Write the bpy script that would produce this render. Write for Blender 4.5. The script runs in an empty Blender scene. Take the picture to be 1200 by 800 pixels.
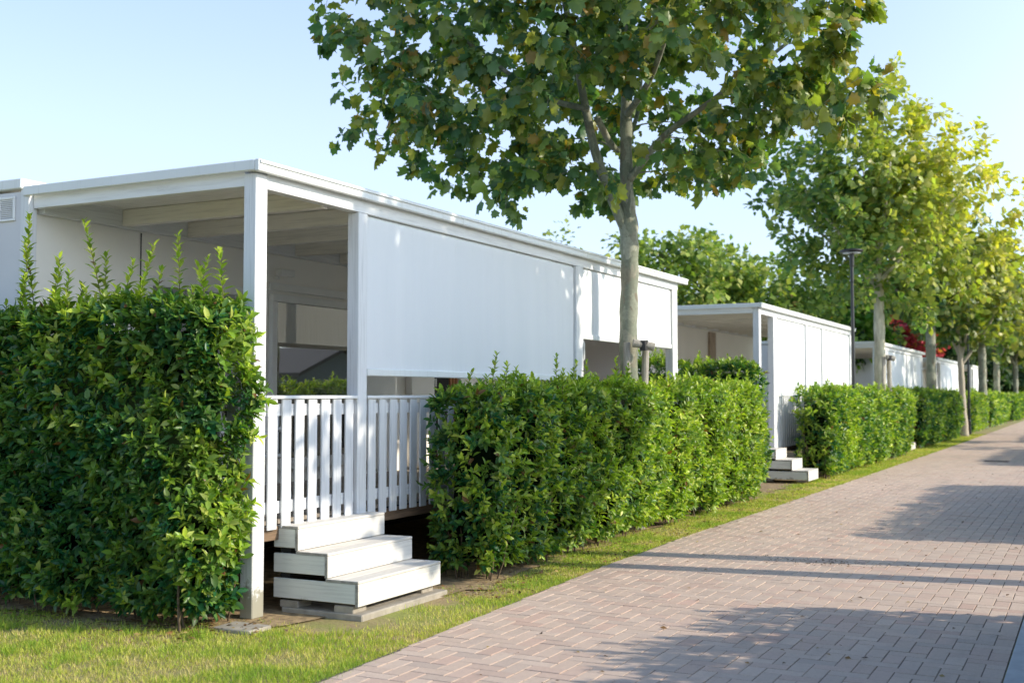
import bpy, bmesh, math, random
import numpy as np
from mathutils import Vector

rng = np.random.default_rng(7)
random.seed(7)
scene = bpy.context.scene
COL = scene.collection

# ------------------------------------------------------------------ light
SUN_EL = math.radians(27.0)
SUN_AZ = math.radians(78.5)            # clockwise from +Y
sun_dir = Vector((math.sin(SUN_AZ) * math.cos(SUN_EL), math.cos(SUN_AZ) * math.cos(SUN_EL), math.sin(SUN_EL)))
world = bpy.data.worlds.new("World")
scene.world = world
world.use_nodes = True
wn = world.node_tree
sky = wn.nodes.new("ShaderNodeTexSky")
sky.sky_type = 'NISHITA'
sky.sun_disc = False
sky.sun_elevation = SUN_EL
sky.sun_rotation = SUN_AZ
sky.altitude = 0
sky.air_density = 1.0
sky.dust_density = 1.2
sky.ozone_density = 1.0
bg = wn.nodes["Background"]
bg.inputs[1].default_value = 0.15
# bright hazy horizon under a deeper blue zenith: the physical sky plus a pale haze that thins with height
tcs = wn.nodes.new("ShaderNodeTexCoord"); sps = wn.nodes.new("ShaderNodeSeparateXYZ")
wn.links.new(tcs.outputs['Generated'], sps.inputs[0])
hr_ = wn.nodes.new("ShaderNodeValToRGB")
hr_.color_ramp.interpolation = 'EASE'
e_ = hr_.color_ramp.elements
e_[0].position = 0.0; e_[0].color = (4.1, 4.2, 3.9, 1)
e_[1].position = 0.75; e_[1].color = (0.0, 0.2, 0.7, 1)
x_ = e_.new(0.18); x_.color = (3.6, 3.65, 4.0, 1)
x_ = e_.new(0.36); x_.color = (2.75, 3.1, 3.7, 1)
x_ = e_.new(0.52); x_.color = (0.25, 0.8, 1.7, 1)
wn.links.new(sps.outputs[2], hr_.inputs[0])
ha_ = wn.nodes.new("ShaderNodeMix"); ha_.data_type = 'RGBA'; ha_.blend_type = 'ADD'
ha_.inputs[0].default_value = 1.0
hm_ = wn.nodes.new("ShaderNodeMix"); hm_.data_type = 'RGBA'; hm_.blend_type = 'MULTIPLY'; hm_.inputs[0].default_value = 1.0
wn.links.new(sky.outputs[0], hm_.inputs[6]); hm_.inputs[7].default_value = (0.68, 0.88, 1.12, 1)
wn.links.new(hm_.outputs[2], ha_.inputs[6]); wn.links.new(hr_.outputs[0], ha_.inputs[7])
# haze glow added around the sun, outside the view, to lift the fill light
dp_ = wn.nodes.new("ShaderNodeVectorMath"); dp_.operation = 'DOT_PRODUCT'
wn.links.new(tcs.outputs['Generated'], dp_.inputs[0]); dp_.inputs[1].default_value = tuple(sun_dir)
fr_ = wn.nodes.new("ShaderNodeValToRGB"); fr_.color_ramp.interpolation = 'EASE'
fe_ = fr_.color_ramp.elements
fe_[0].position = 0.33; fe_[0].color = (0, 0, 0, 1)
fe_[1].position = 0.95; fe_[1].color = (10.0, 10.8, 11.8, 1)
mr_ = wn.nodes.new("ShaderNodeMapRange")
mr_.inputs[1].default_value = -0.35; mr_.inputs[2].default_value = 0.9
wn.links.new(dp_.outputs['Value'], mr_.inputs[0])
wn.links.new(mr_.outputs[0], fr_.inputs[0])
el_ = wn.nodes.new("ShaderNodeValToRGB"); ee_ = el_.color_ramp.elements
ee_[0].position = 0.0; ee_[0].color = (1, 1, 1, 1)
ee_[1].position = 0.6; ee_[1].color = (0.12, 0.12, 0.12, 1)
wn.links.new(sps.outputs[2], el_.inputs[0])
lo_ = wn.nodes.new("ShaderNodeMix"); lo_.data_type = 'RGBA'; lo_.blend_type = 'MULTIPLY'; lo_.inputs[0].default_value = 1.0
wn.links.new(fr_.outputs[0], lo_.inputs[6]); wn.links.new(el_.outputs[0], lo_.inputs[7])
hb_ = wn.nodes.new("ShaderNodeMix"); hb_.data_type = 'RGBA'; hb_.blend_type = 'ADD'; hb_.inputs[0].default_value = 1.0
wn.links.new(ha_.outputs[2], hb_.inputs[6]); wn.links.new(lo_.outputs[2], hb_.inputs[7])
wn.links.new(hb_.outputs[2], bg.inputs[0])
sl = bpy.data.lights.new("sun", 'SUN')
sl.energy = 5.0
sl.angle = math.radians(0.5)
sl.color = (1.0, 0.90, 0.74)
so = bpy.data.objects.new("sun", sl)
so.rotation_euler = (-sun_dir).to_track_quat('-Z', 'Y').to_euler()
COL.objects.link(so)
scene.view_settings.view_transform = 'Standard'
scene.view_settings.look = 'None'
scene.view_settings.exposure = 0
scene.view_settings.gamma = 1
scene.cycles.max_bounces = 14
scene.cycles.diffuse_bounces = 8
scene.cycles.transmission_bounces = 8

# ------------------------------------------------------------------ camera
cd = bpy.data.cameras.new("camera")
cd.sensor_width = 36
cd.lens = 1343.0 / 1200 * 36
cd.clip_end = 6000
cd.dof.use_dof = True
cd.dof.focus_distance = 9.5
cd.dof.aperture_fstop = 2.2
cam = bpy.data.objects.new("camera", cd)
cam.location = (0, 0, 1.6)
cam.rotation_euler = (math.radians(90 + 2.643), 0, math.radians(27.0))
COL.objects.link(cam)
scene.camera = cam

# ------------------------------------------------------------------ object helpers
def link(o, parent=None):
    COL.objects.link(o)
    if parent is not None:
        o.parent = parent
    return o

def tag(o, label=None, cat=None, group=None, kind=None):
    if label: o['label'] = label
    if cat: o['category'] = cat
    if group: o['group'] = group
    if kind: o['kind'] = kind
    return o

def thing(name, label, cat, loc=(0, 0, 0), group=None):
    o = bpy.data.objects.new(name, None)
    o.empty_display_size = 0.2
    o.location = loc
    link(o)
    return tag(o, label, cat, group)

def wloc(o):
    v = Vector((0, 0, 0))
    while o is not None:
        v += o.location
        o = o.parent
    return v

def finish(name, me, mats, parent, base=None, smooth=False):
    """mesh is authored in world coordinates; it is shifted to its parent's (or own base's) origin"""
    off = wloc(parent) if parent is not None else Vector(base or (0, 0, 0))
    n = len(me.vertices)
    co = np.empty(n * 3, np.float32)
    me.vertices.foreach_get("co", co)
    co = co.reshape(-1, 3) - np.array(off, np.float32)
    me.vertices.foreach_set("co", co.ravel())
    if not isinstance(mats, (list, tuple)): mats = [mats]
    for m in mats: me.materials.append(m)
    if smooth:
        me.polygons.foreach_set("use_smooth", np.ones(len(me.polygons), bool))
    me.update()
    o = bpy.data.objects.new(name, me)
    if parent is None: o.location = off
    return link(o, parent)

def build(name, bm, mats, parent=None, base=None, bevel=0.0, smooth=False):
    if bevel > 0:
        bmesh.ops.bevel(bm, geom=list(bm.edges), offset=bevel, segments=1, affect='EDGES', profile=0.5)
    bmesh.ops.recalc_face_normals(bm, faces=bm.faces)
    me = bpy.data.meshes.new(name)
    bm.to_mesh(me)
    bm.free()
    return finish(name, me, mats, parent, base, smooth)

def box(bm, x0, x1, y0, y1, z0, z1, tilt=None):
    vs = [bm.verts.new((x, y, z)) for x in (x0, x1) for y in (y0, y1) for z in (z0, z1)]
    for f in ((0, 1, 3, 2), (4, 6, 7, 5), (0, 4, 5, 1), (2, 3, 7, 6), (0, 2, 6, 4), (1, 5, 7, 3)):
        bm.faces.new([vs[i] for i in f])
    return vs

def B(*boxes):
    bm = bmesh.new()
    for b in boxes: box(bm, *b)
    return bm

def tube(bm, pts, rads, seg=8, cap=True):
    rings = []
    pts = [Vector(p) for p in pts]
    ref = Vector((0.37, 0.91, 0.13))
    for i, p in enumerate(pts):
        d = (pts[min(i + 1, len(pts) - 1)] - pts[max(i - 1, 0)]).normalized()
        a = d.cross(ref)
        if a.length < 1e-3: a = d.cross(Vector((1, 0, 0)))
        a.normalize()
        b = d.cross(a)
        r = rads[i]
        rings.append([bm.verts.new(p + (a * math.cos(t) + b * math.sin(t)) * r)
                      for t in [2 * math.pi * k / seg for k in range(seg)]])
    for i in range(len(rings) - 1):
        for k in range(seg):
            bm.faces.new((rings[i][k], rings[i][(k + 1) % seg], rings[i + 1][(k + 1) % seg], rings[i + 1][k]))
    if cap:
        bm.faces.new(rings[0][::-1]); bm.faces.new(rings[-1])
    return rings

def lathe(bm, cx, cy, prof, seg=20):
    rings = []
    for r, z in prof:
        rings.append([bm.verts.new((cx + r * math.cos(2 * math.pi * k / seg), cy + r * math.sin(2 * math.pi * k / seg), z)) for k in range(seg)])
    for i in range(len(rings) - 1):
        for k in range(seg):
            bm.faces.new((rings[i][k], rings[i][(k + 1) % seg], rings[i + 1][(k + 1) % seg], rings[i + 1][k]))
    bm.faces.new(rings[0][::-1]); bm.faces.new(rings[-1])

# ------------------------------------------------------------------ materials
def nodes_of(m):
    m.use_nodes = True
    nt = m.node_tree
    return nt, nt.nodes, nt.links, nt.nodes["Principled BSDF"]

def objcoord(nt, scale=(1, 1, 1)):
    tc = nt.nodes.new("ShaderNodeTexCoord")
    mp = nt.nodes.new("ShaderNodeMapping")
    mp.inputs['Scale'].default_value = scale
    nt.links.new(tc.outputs['Object'], mp.inputs[0])
    return mp.outputs[0]

def noise(nt, vec, scale, detail=4, rough=0.55):
    n = nt.nodes.new("ShaderNodeTexNoise")
    n.inputs['Scale'].default_value = scale
    n.inputs['Detail'].default_value = detail
    n.inputs['Roughness'].default_value = rough
    nt.links.new(vec, n.inputs['Vector'])
    return n.outputs[0]

def ramp(nt, fac, stops):
    r = nt.nodes.new("ShaderNodeValToRGB")
    el = r.color_ramp.elements
    while len(el) < len(stops): el.new(0.5)
    for e, (p, c) in zip(el, stops):
        e.position = p
        e.color = (c[0], c[1], c[2], 1) if not isinstance(c, (int, float)) else (c, c, c, 1)
    nt.links.new(fac, r.inputs[0])
    return r.outputs[0]

def mixc(nt, fac, a, b, mode='MIX'):
    m = nt.nodes.new("ShaderNodeMix")
    m.data_type = 'RGBA'; m.blend_type = mode
    if isinstance(fac, float): m.inputs[0].default_value = fac
    else: nt.links.new(fac, m.inputs[0])
    for s, v in ((6, a), (7, b)):
        if isinstance(v, tuple): m.inputs[s].default_value = (v[0], v[1], v[2], 1)
        else: nt.links.new(v, m.inputs[s])
    return m.outputs[2]

def math_(nt, op, a, b=None):
    m = nt.nodes.new("ShaderNodeMath"); m.operation = op
    for i, v in enumerate((a, b)):
        if v is None: continue
        if isinstance(v, (int, float)): m.inputs[i].default_value = v
        else: nt.links.new(v, m.inputs[i])
    return m.outputs[0]

def bump(nt, p, h, strength=0.2, dist=0.01):
    b = nt.nodes.new("ShaderNodeBump")
    b.inputs['Strength'].default_value = strength
    b.inputs['Distance'].default_value = dist
    nt.links.new(h, b.inputs['Height'])
    nt.links.new(b.outputs[0], p.inputs['Normal'])

def simple(name, col, rough=0.6, metal=0.0, var=0.12, scale=6.0, bumpy=0.0, stretch=(1, 1, 1), bscale=40):
    m = bpy.data.materials.new(name)
    nt, N, L, p = nodes_of(m)
    v = objcoord(nt, stretch)
    n = noise(nt, v, scale, 5)
    c = ramp(nt, n, [(0.3, tuple(x * (1 - var) for x in col)), (0.7, tuple(min(1, x * (1 + var)) for x in col))])
    L.new(c, p.inputs['Base Color'])
    p.inputs['Roughness'].default_value = rough
    p.inputs['Metallic'].default_value = metal
    if bumpy: bump(nt, p, noise(nt, v, bscale, 4), bumpy)
    return m

def painted_wood(name, axis, base=(0.80, 0.805, 0.80), worn=0.35, dirt_z=None, wear_col=(0.30, 0.25, 0.19)):
    """white painted timber: grain streaks along one axis, thin grey wear, dirt near the ground"""
    m = bpy.data.materials.new(name)
    nt, N, L, p = nodes_of(m)
    st = {'x': (1, 22, 22), 'y': (22, 1, 22), 'z': (22, 22, 1)}[axis]
    v = objcoord(nt, st)
    g = noise(nt, v, 2.2, 6, 0.6)
    c = ramp(nt, g, [(0.25, tuple(x * 0.76 for x in base)), (0.5, base), (0.8, tuple(min(1, x * 1.04) for x in base))])
    v2 = objcoord(nt, tuple(0.35 * s + 0.65 for s in st))
    w = noise(nt, v2, 3.1, 7, 0.7)
    wf = ramp(nt, w, [(0.60, 0.0), (0.76, worn)])
    c = mixc(nt, wf, c, wear_col)
    big = noise(nt, objcoord(nt), 1.3, 3)
    c = mixc(nt, ramp(nt, big, [(0.4, 0.0), (0.75, 0.22)]), c, (0.62, 0.63, 0.62))
    if dirt_z is not None:
        geo = N.new("ShaderNodeNewGeometry")
        sx = N.new("ShaderNodeSeparateXYZ")
        L.new(geo.outputs['Position'], sx.inputs[0])
        d = math_(nt, 'ADD', math_(nt, 'MULTIPLY', sx.outputs[2], -1.0 / dirt_z), 0.75)
        d = math_(nt, 'ADD', d, math_(nt, 'MULTIPLY', noise(nt, objcoord(nt), 14, 6, 0.7), 1.1))
        df = ramp(nt, d, [(0.85, 0.0), (1.35, 0.8)])
        c = mixc(nt, df, c, (0.25, 0.23, 0.14))
    L.new(c, p.inputs['Base Color'])
    p.inputs['Roughness'].default_value = 0.62
    bump(nt, p, g, 0.25, 0.004)
    return m

M = {}
M['wood_x'] = painted_wood("white_painted_timber_x", 'x')
M['wood_y'] = painted_wood("white_painted_timber_y", 'y')
M['wood_z'] = painted_wood("white_painted_timber_z", 'z', base=(0.75, 0.755, 0.755), worn=0.45, dirt_z=0.55)
M['slat'] = painted_wood("white_painted_slats", 'z', base=(0.74, 0.75, 0.76), worn=0.3)
M['step'] = painted_wood("white_painted_steps", 'y', base=(0.74, 0.71, 0.65), worn=0.5)
M['step_side'] = painted_wood("white_painted_step_sides", 'x', base=(0.74, 0.76, 0.71), worn=0.4, dirt_z=0.2)
M['tread'] = painted_wood("worn_white_treads", 'y', base=(0.66, 0.62, 0.56), worn=0.85, wear_col=(0.34, 0.28, 0.22))
def streaked(name, base, rough):
    m = bpy.data.materials.new(name)
    nt, N, L, p = nodes_of(m)
    a = noise(nt, objcoord(nt, (9, 9, 0.6)), 2.0, 5, 0.65)
    b = noise(nt, objcoord(nt), 1.1, 4)
    c = ramp(nt, b, [(0.3, tuple(x * 0.93 for x in base)), (0.7, base)])
    c = mixc(nt, ramp(nt, a, [(0.55, 0.0), (0.78, 0.45)]), c, (0.47, 0.47, 0.42))
    L.new(c, p.inputs['Base Color']); p.inputs['Roughness'].default_value = rough
    return m
M['fascia'] = streaked("white_sheet_metal", (0.78, 0.80, 0.78), 0.42)
M['alu'] = simple("dull_aluminium", (0.55, 0.56, 0.56), 0.4, 0.6, 0.1)
M['wall'] = simple("cream_cladding", (0.90, 0.865, 0.80), 0.55, 0, 0.035, 1.2)
M['wall_end'] = simple("grey_end_cladding", (0.66, 0.65, 0.66), 0.6, 0, 0.06, 1.5, 0.1)
M['panel'] = simple("grey_partition", (0.52, 0.50, 0.52), 0.6, 0, 0.05, 2)
M['pvc'] = simple("white_window_frame", (0.82, 0.81, 0.78), 0.35, 0, 0.03)
M['ceil'] = painted_wood("white_ceiling_boards", 'x', base=(0.80, 0.78, 0.73), worn=0.1)
M['beam'] = painted_wood("cream_beams", 'x', base=(0.82, 0.78, 0.70), worn=0.2)
M['deck'] = simple("weathered_deck", (0.36, 0.31, 0.26), 0.75, 0, 0.35, 3, 0.3, (1, 14, 14))
M['deck_edge'] = simple("brown_deck_edge", (0.20, 0.13, 0.08), 0.8, 0, 0.35, 4, 0.3, (14, 1, 14))
M['dark'] = simple("dark_underfloor", (0.018, 0.017, 0.016), 0.9)
M['concrete'] = simple("concrete", (0.36, 0.32, 0.26), 0.85, 0, 0.25, 9, 0.35)
M['black'] = simple("black_coated_steel", (0.018, 0.019, 0.02), 0.35, 0, 0.2)
M['brownpost'] = simple("brown_boards", (0.42, 0.33, 0.25), 0.7, 0, 0.15)
M['curtain'] = simple("rust_curtain", (0.33, 0.14, 0.06), 0.8, 0, 0.3, 30, 0, (1, 8, 0.3))
M['endgrain'] = simple("grey_end_grain", (0.34, 0.325, 0.29), 0.85, 0, 0.35, 25)
M['stake'] = simple("weathered_stake_wood", (0.36, 0.33, 0.28), 0.8, 0, 0.3, 6, 0.5, (10, 10, 1))
M['strap'] = simple("black_rubber", (0.03, 0.03, 0.03), 0.7)
M['rust'] = simple("rusty_iron", (0.11, 0.09, 0.08), 0.7, 0.3, 0.3, 20)
M['chair'] = simple("white_plastic", (0.72, 0.72, 0.70), 0.4, 0, 0.04)
M['greyhouse'] = simple("grey_timber_boards", (0.16, 0.19, 0.22), 0.6, 0, 0.1, 3, 0, (1, 1, 8))
M['rooftile'] = simple("dark_roof", (0.07, 0.06, 0.06), 0.7)
M['bark_brown'] = simple("brown_bark", (0.20, 0.165, 0.12), 0.85, 0, 0.35, 8, 0.6, (3, 3, 0.6))
M['stem'] = simple("brown_stems", (0.12, 0.085, 0.05), 0.85, 0, 0.35, 20)
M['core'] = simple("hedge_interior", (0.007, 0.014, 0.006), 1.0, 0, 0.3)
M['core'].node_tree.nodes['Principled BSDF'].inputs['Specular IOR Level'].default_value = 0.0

def glass_mat():
    m = bpy.data.materials.new("reflective_glass")
    nt, N, L, p = nodes_of(m)
    p.inputs['Base Color'].default_value = (0.018, 0.02, 0.022, 1)
    p.inputs['Roughness'].default_value = 0.5
    gl = N.new("ShaderNodeBsdfGlossy"); gl.inputs['Roughness'].default_value = 0.015
    gl.inputs['Color'].default_value = (0.8, 0.82, 0.8, 1)
    mx = N.new("ShaderNodeMixShader"); mx.inputs[0].default_value = 0.42
    L.new(p.outputs[0], mx.inputs[1]); L.new(gl.outputs[0], mx.inputs[2])
    L.new(mx.outputs[0], N["Material Output"].inputs[0])
    return m
M['glass'] = glass_mat()

def blind_mat():
    m = bpy.data.materials.new("white_blind_fabric")
    nt, N, L, p = nodes_of(m)
    v = objcoord(nt, (1, 3.0, 0.25))
    n = noise(nt, v, 1.6, 4)
    c = ramp(nt, n, [(0.3, (0.86, 0.885, 0.905)), (0.7, (0.90, 0.92, 0.935))])
    L.new(c, p.inputs['Base Color'])
    p.inputs['Roughness'].default_value = 0.7
    t = N.new("ShaderNodeBsdfTranslucent"); t.inputs['Color'].default_value = (0.95, 0.94, 0.90, 1)
    mx = N.new("ShaderNodeMixShader"); mx.inputs[0].default_value = 0.16
    L.new(p.outputs[0], mx.inputs[1]); L.new(t.outputs[0], mx.inputs[2])
    L.new(mx.outputs[0], N["Material Output"].inputs[0])
    bump(nt, p, n, 0.5, 0.05)
    return m
M['blind'] = blind_mat()

def leaf_mat(name, rough=0.42, spec=0.45, trans=0.3, tmul=(1.5, 1.7, 0.5)):
    m = bpy.data.materials.new(name)
    nt, N, L, p = nodes_of(m)
    a = N.new("ShaderNodeAttribute"); a.attribute_name = "Col"
    L.new(a.outputs['Color'], p.inputs['Base Color'])
    p.inputs['Roughness'].default_value = rough
    p.inputs['Specular IOR Level'].default_value = spec
    t = N.new("ShaderNodeBsdfTranslucent")
    L.new(mixc(nt, 1.0, a.outputs['Color'], (tmul[0], tmul[1], tmul[2]), 'MULTIPLY'), t.inputs['Color'])
    mx = N.new("ShaderNodeMixShader"); mx.inputs[0].default_value = trans
    L.new(p.outputs[0], mx.inputs[1]); L.new(t.outputs[0], mx.inputs[2])
    L.new(mx.outputs[0], N["Material Output"].inputs[0])
    return m
M['laurel'] = leaf_mat("laurel_leaves", 0.36, 0.38, 0.30)
M['plane'] = leaf_mat("plane_tree_leaves", 0.42, 0.55, 0.42)
M['far_leaf'] = leaf_mat("distant_leaves", 0.6, 0.3, 0.33)
M['grass'] = leaf_mat("grass_blades", 0.6, 0.25, 0.35, (1.3, 1.35, 0.6))
M['litter'] = leaf_mat("dry_leaf_litter", 0.8, 0.1, 0.1, (1, 1, 1))

def plane_bark():
    m = bpy.data.materials.new("plane_tree_bark")
    nt, N, L, p = nodes_of(m)
    v = objcoord(nt, (1, 1, 0.45))
    vo = N.new("ShaderNodeTexVoronoi"); vo.inputs['Scale'].default_value = 9
    wv = N.new("ShaderNodeVectorMath"); wv.operation = 'ADD'
    nz = N.new("ShaderNodeTexNoise"); nz.inputs['Scale'].default_value = 5; nz.inputs['Detail'].default_value = 4
    L.new(v, nz.inputs['Vector'])
    sc = N.new("ShaderNodeVectorMath"); sc.operation = 'SCALE'; sc.inputs['Scale'].default_value = 0.45
    L.new(nz.outputs['Color'], sc.inputs[0]); L.new(v, wv.inputs[0]); L.new(sc.outputs[0], wv.inputs[1])
    L.new(wv.outputs[0], vo.inputs['Vector'])
    sp = N.new("ShaderNodeSeparateColor"); L.new(vo.outputs['Color'], sp.inputs[0])
    c = ramp(nt, sp.outputs[0], [(0.0, (0.16, 0.18, 0.13)), (0.4, (0.26, 0.28, 0.205)), (0.7, (0.37, 0.375, 0.29)), (1.0, (0.20, 0.175, 0.12))])
    f = noise(nt, objcoord(nt), 26, 5, 0.7)
    c = mixc(nt, ramp(nt, f, [(0.4, 0.0), (0.75, 0.55)]), c, (0.11, 0.095, 0.065))
    L.new(c, p.inputs['Base Color'])
    p.inputs['Roughness'].default_value = 0.8
    h = math_(nt, 'ADD', sp.outputs[0], math_(nt, 'MULTIPLY', f, 0.6))
    bump(nt, p, h, 0.5, 0.012)
    return m
M['bark'] = plane_bark()
M['bark_lit'] = simple("sunlit_plane_bark", (0.46, 0.43, 0.32), 0.8, 0, 0.3, 7, 0.5, (2, 2, 0.6))  # plane bark with the sunlight on the second trunk put into its colour

def paver_mat():
    m = bpy.data.materials.new("clay_pavers")
    nt, N, L, p = nodes_of(m)
    a = N.new("ShaderNodeAttribute"); a.attribute_name = "Col"
    v = objcoord(nt)
    f = noise(nt, v, 55, 5, 0.75)
    c = mixc(nt, 1.0, a.outputs['Color'], ramp(nt, f, [(0.25, 0.86), (0.75, 1.18)]), 'MULTIPLY')
    b = noise(nt, v, 0.55, 4)
    c = mixc(nt, ramp(nt, b, [(0.35, 0.0), (0.7, 0.4)]), c, (0.55, 0.435, 0.345))
    st = noise(nt, objcoord(nt, (1.0, 0.22, 1)), 2.1, 6, 0.7)
    c = mixc(nt, ramp(nt, st, [(0.52, 0.0), (0.74, 0.32)]), c, (0.24, 0.19, 0.16))
    st2 = noise(nt, v, 3.7, 5, 0.7)
    c = mixc(nt, ramp(nt, st2, [(0.66, 0.0), (0.74, 0.4)]), c, (0.15, 0.125, 0.10))
    L.new(c, p.inputs['Base Color'])
    p.inputs['Roughness'].default_value = 0.8
    bump(nt, p, f, 0.35, 0.003)
    return m
M['paver'] = paver_mat()
M['joint'] = simple("sandy_joints", (0.13, 0.105, 0.085), 0.95, 0, 0.3, 12)

def ground_mat():
    m = bpy.data.materials.new("lawn_soil")
    nt, N, L, p = nodes_of(m)
    v = objcoord(nt)
    big = noise(nt, v, 0.9, 6, 0.65)
    fine = noise(nt, v, 45, 6, 0.75)
    soil = ramp(nt, fine, [(0.25, (0.22, 0.15, 0.075)), (0.75, (0.50, 0.37, 0.20))])
    green = ramp(nt, fine, [(0.25, (0.15, 0.18, 0.035)), (0.75, (0.40, 0.42, 0.10))])
    c = mixc(nt, ramp(nt, big, [(0.42, 0.0), (0.58, 1.0)]), soil, green)
    L.new(c, p.inputs['Base Color'])
    p.inputs['Roughness'].default_value = 0.95
    bump(nt, p, fine, 0.7, 0.02)
    return m
M['ground'] = ground_mat()
M['soil'] = simple("bare_soil", (0.33, 0.235, 0.125), 0.95, 0, 0.45, 14, 0.8)

# ------------------------------------------------------------------ numpy mesh helpers
def vnoise(x, y, s=1.0, seed=0):
    r = np.random.default_rng(1000 + seed)
    G = r.random((64, 64))
    x = np.asarray(x) * s; y = np.asarray(y) * s
    xi = np.floor(x).astype(int); yi = np.floor(y).astype(int)
    fx = x - xi; fy = y - yi
    fx = fx * fx * (3 - 2 * fx); fy = fy * fy * (3 - 2 * fy)
    g = lambda i, j: G[i % 64, j % 64]
    return (g(xi, yi) * (1 - fx) + g(xi + 1, yi) * fx) * (1 - fy) + (g(xi, yi + 1) * (1 - fx) + g(xi + 1, yi + 1) * fx) * fy

def unit(a):
    return a / np.maximum(np.linalg.norm(a, axis=1, keepdims=True), 1e-9)

LAUREL = (np.array([(0, 0, 0), (0.3, -0.44, 0.10), (0.66, -0.40, 0.06), (1, 0, -0.10), (0.66, 0.40, 0.06), (0.3, 0.44, 0.10), (0.32, 0, -0.02), (0.68, 0, -0.03)], float),
          [(0, 1, 6), (1, 2, 7, 6), (2, 3, 7), (0, 6, 5), (6, 7, 4, 5), (7, 3, 4)])
DIAMOND = (np.array([(0, 0, 0), (0.5, -0.5, 0.08), (1, 0, -0.06), (0.5, 0.5, 0.08)], float), [(0, 1, 2), (0, 2, 3)])
_pl = [(0.02, 0.14), (-0.04, 0.40), (0.20, 0.38), (0.38, 0.60), (0.50, 0.36), (0.76, 0.33), (0.78, 0.17), (1.0, 0.0)]
_pl = [(0.0, 0.0)] + _pl + [(x, -y) for x, y in _pl[:-1][::-1]]
PLANE = (np.array([(0.42, 0, 0.04)] + [(x, y, -0.55 * abs(y) ** 1.5 - 0.45 * max(x - 0.4, 0) + 0.06 * math.sin(9 * x + 7 * y)) for x, y in _pl], float),
         [(0, i, i + 1) for i in range(1, len(_pl))] + [(0, len(_pl), 1)])
LOBED = (np.array([(0, 0, 0), (0.08, -0.46, -0.10), (0.55, -0.42, -0.06), (1, 0, -0.12), (0.55, 0.42, -0.06), (0.08, 0.46, -0.10), (0.45, 0, 0.05)], float),
         [(0, 1, 6), (1, 2, 6), (2, 3, 6), (3, 4, 6), (4, 5, 6), (5, 0, 6)])

def leaf_arrays(tpl, P, D, Nr, L, W, C):
    V, F = tpl
    D = unit(D); Bv = unit(np.cross(Nr, D)); Nn = np.cross(D, Bv)
    n, k = len(P), len(V)
    co = (P[:, None, :] + (L[:, None] * V[None, :, 0])[..., None] * D[:, None, :]
          + (W[:, None] * V[None, :, 1])[..., None] * Bv[:, None, :]
          + (L[:, None] * V[None, :, 2])[..., None] * Nn[:, None, :])
    co = co.reshape(-1, 3)
    col = np.repeat(C, k, axis=0)
    lt = np.array([len(f) for f in F])
    flat = np.concatenate([np.array(f) for f in F])
    idx = (np.arange(n)[:, None] * k + flat[None, :]).ravel()
    tot = np.tile(lt, n)
    return co, idx, tot, col

def merge(parts):
    """parts: list of (co, idx, tot, col, matindex)"""
    off = 0; cos, ids, tots, cols, mats = [], [], [], [], []
    for co, idx, tot, col, mi in parts:
        cos.append(co); ids.append(idx + off); tots.append(tot); cols.append(col)
        mats.append(np.full(len(tot), mi, np.int32)); off += len(co)
    return np.concatenate(cos), np.concatenate(ids), np.concatenate(tots), np.concatenate(cols), np.concatenate(mats)

def np_mesh(name, co, idx, tot, col=None, mi=None):
    me = bpy.data.meshes.new(name)
    me.vertices.add(len(co))
    me.vertices.foreach_set("co", co.astype(np.float32).ravel())
    me.loops.add(len(idx))
    me.loops.foreach_set("vertex_index", idx.astype(np.int32))
    me.polygons.add(len(tot))
    st = np.concatenate([[0], np.cumsum(tot)[:-1]]).astype(np.int32)
    me.polygons.foreach_set("loop_start", st)
    if mi is not None: me.polygons.foreach_set("material_index", mi)
    me.update(calc_edges=True)
    if col is not None:
        at = me.attributes.new("Col", 'FLOAT_COLOR', 'POINT')
        c4 = np.ones((len(co), 4), np.float32); c4[:, :3] = col
        at.data.foreach_set("color", c4.ravel())
    return me

def tubes_np(segs, sides=4):
    """segs: list of (pts Nx3, radii N)"""
    cos, ids, tots = [], [], []
    off = 0
    ang = 2 * np.pi * np.arange(sides) / sides
    ca, sa = np.cos(ang), np.sin(ang)
    for pts, r in segs:
        pts = np.asarray(pts, float); r = np.asarray(r, float)
        d = np.gradient(pts, axis=0)
        d = unit(d)
        ref = np.array([0.31, 0.83, 0.22])
        a = unit(np.cross(d, ref)); b = np.cross(d, a)
        ring = pts[:, None, :] + r[:, None, None] * (a[:, None, :] * ca[None, :, None] + b[:, None, :] * sa[None, :, None])
        n = len(pts)
        cos.append(ring.reshape(-1, 3))
        i = np.arange(n - 1)[:, None] * sides; k = np.arange(sides)[None, :]; k2 = (k + 1) % sides
        q = np.stack([i + k, i + k2, i + sides + k2, i + sides + k], axis=-1).reshape(-1)
        ids.append(q + off); tots.append(np.full((n - 1) * sides, 4)); off += n * sides
    return np.concatenate(cos), np.concatenate(ids), np.concatenate(tots)

# ------------------------------------------------------------------ setting: ground, path, kerb
bm = bmesh.new()
vs = [bm.verts.new(v) for v in ((-900, -300, -0.012), (900, -300, -0.012), (900, 1500, -0.012), (-900, 1500, -0.012))]
bm.faces.new(vs)
tag(build("ground", bm, M['ground']), kind='structure')

EY = np.array([-20, 3, 5.3, 8, 10, 12.5, 16, 22, 41, 120.0])
EX = np.array([-3.85, -3.85, -3.86, -4.02, -4.11, -4.15, -4.1, -4.06, -3.98, -3.95])
def edge_x(y): return np.interp(y, EY, EX)

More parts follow.
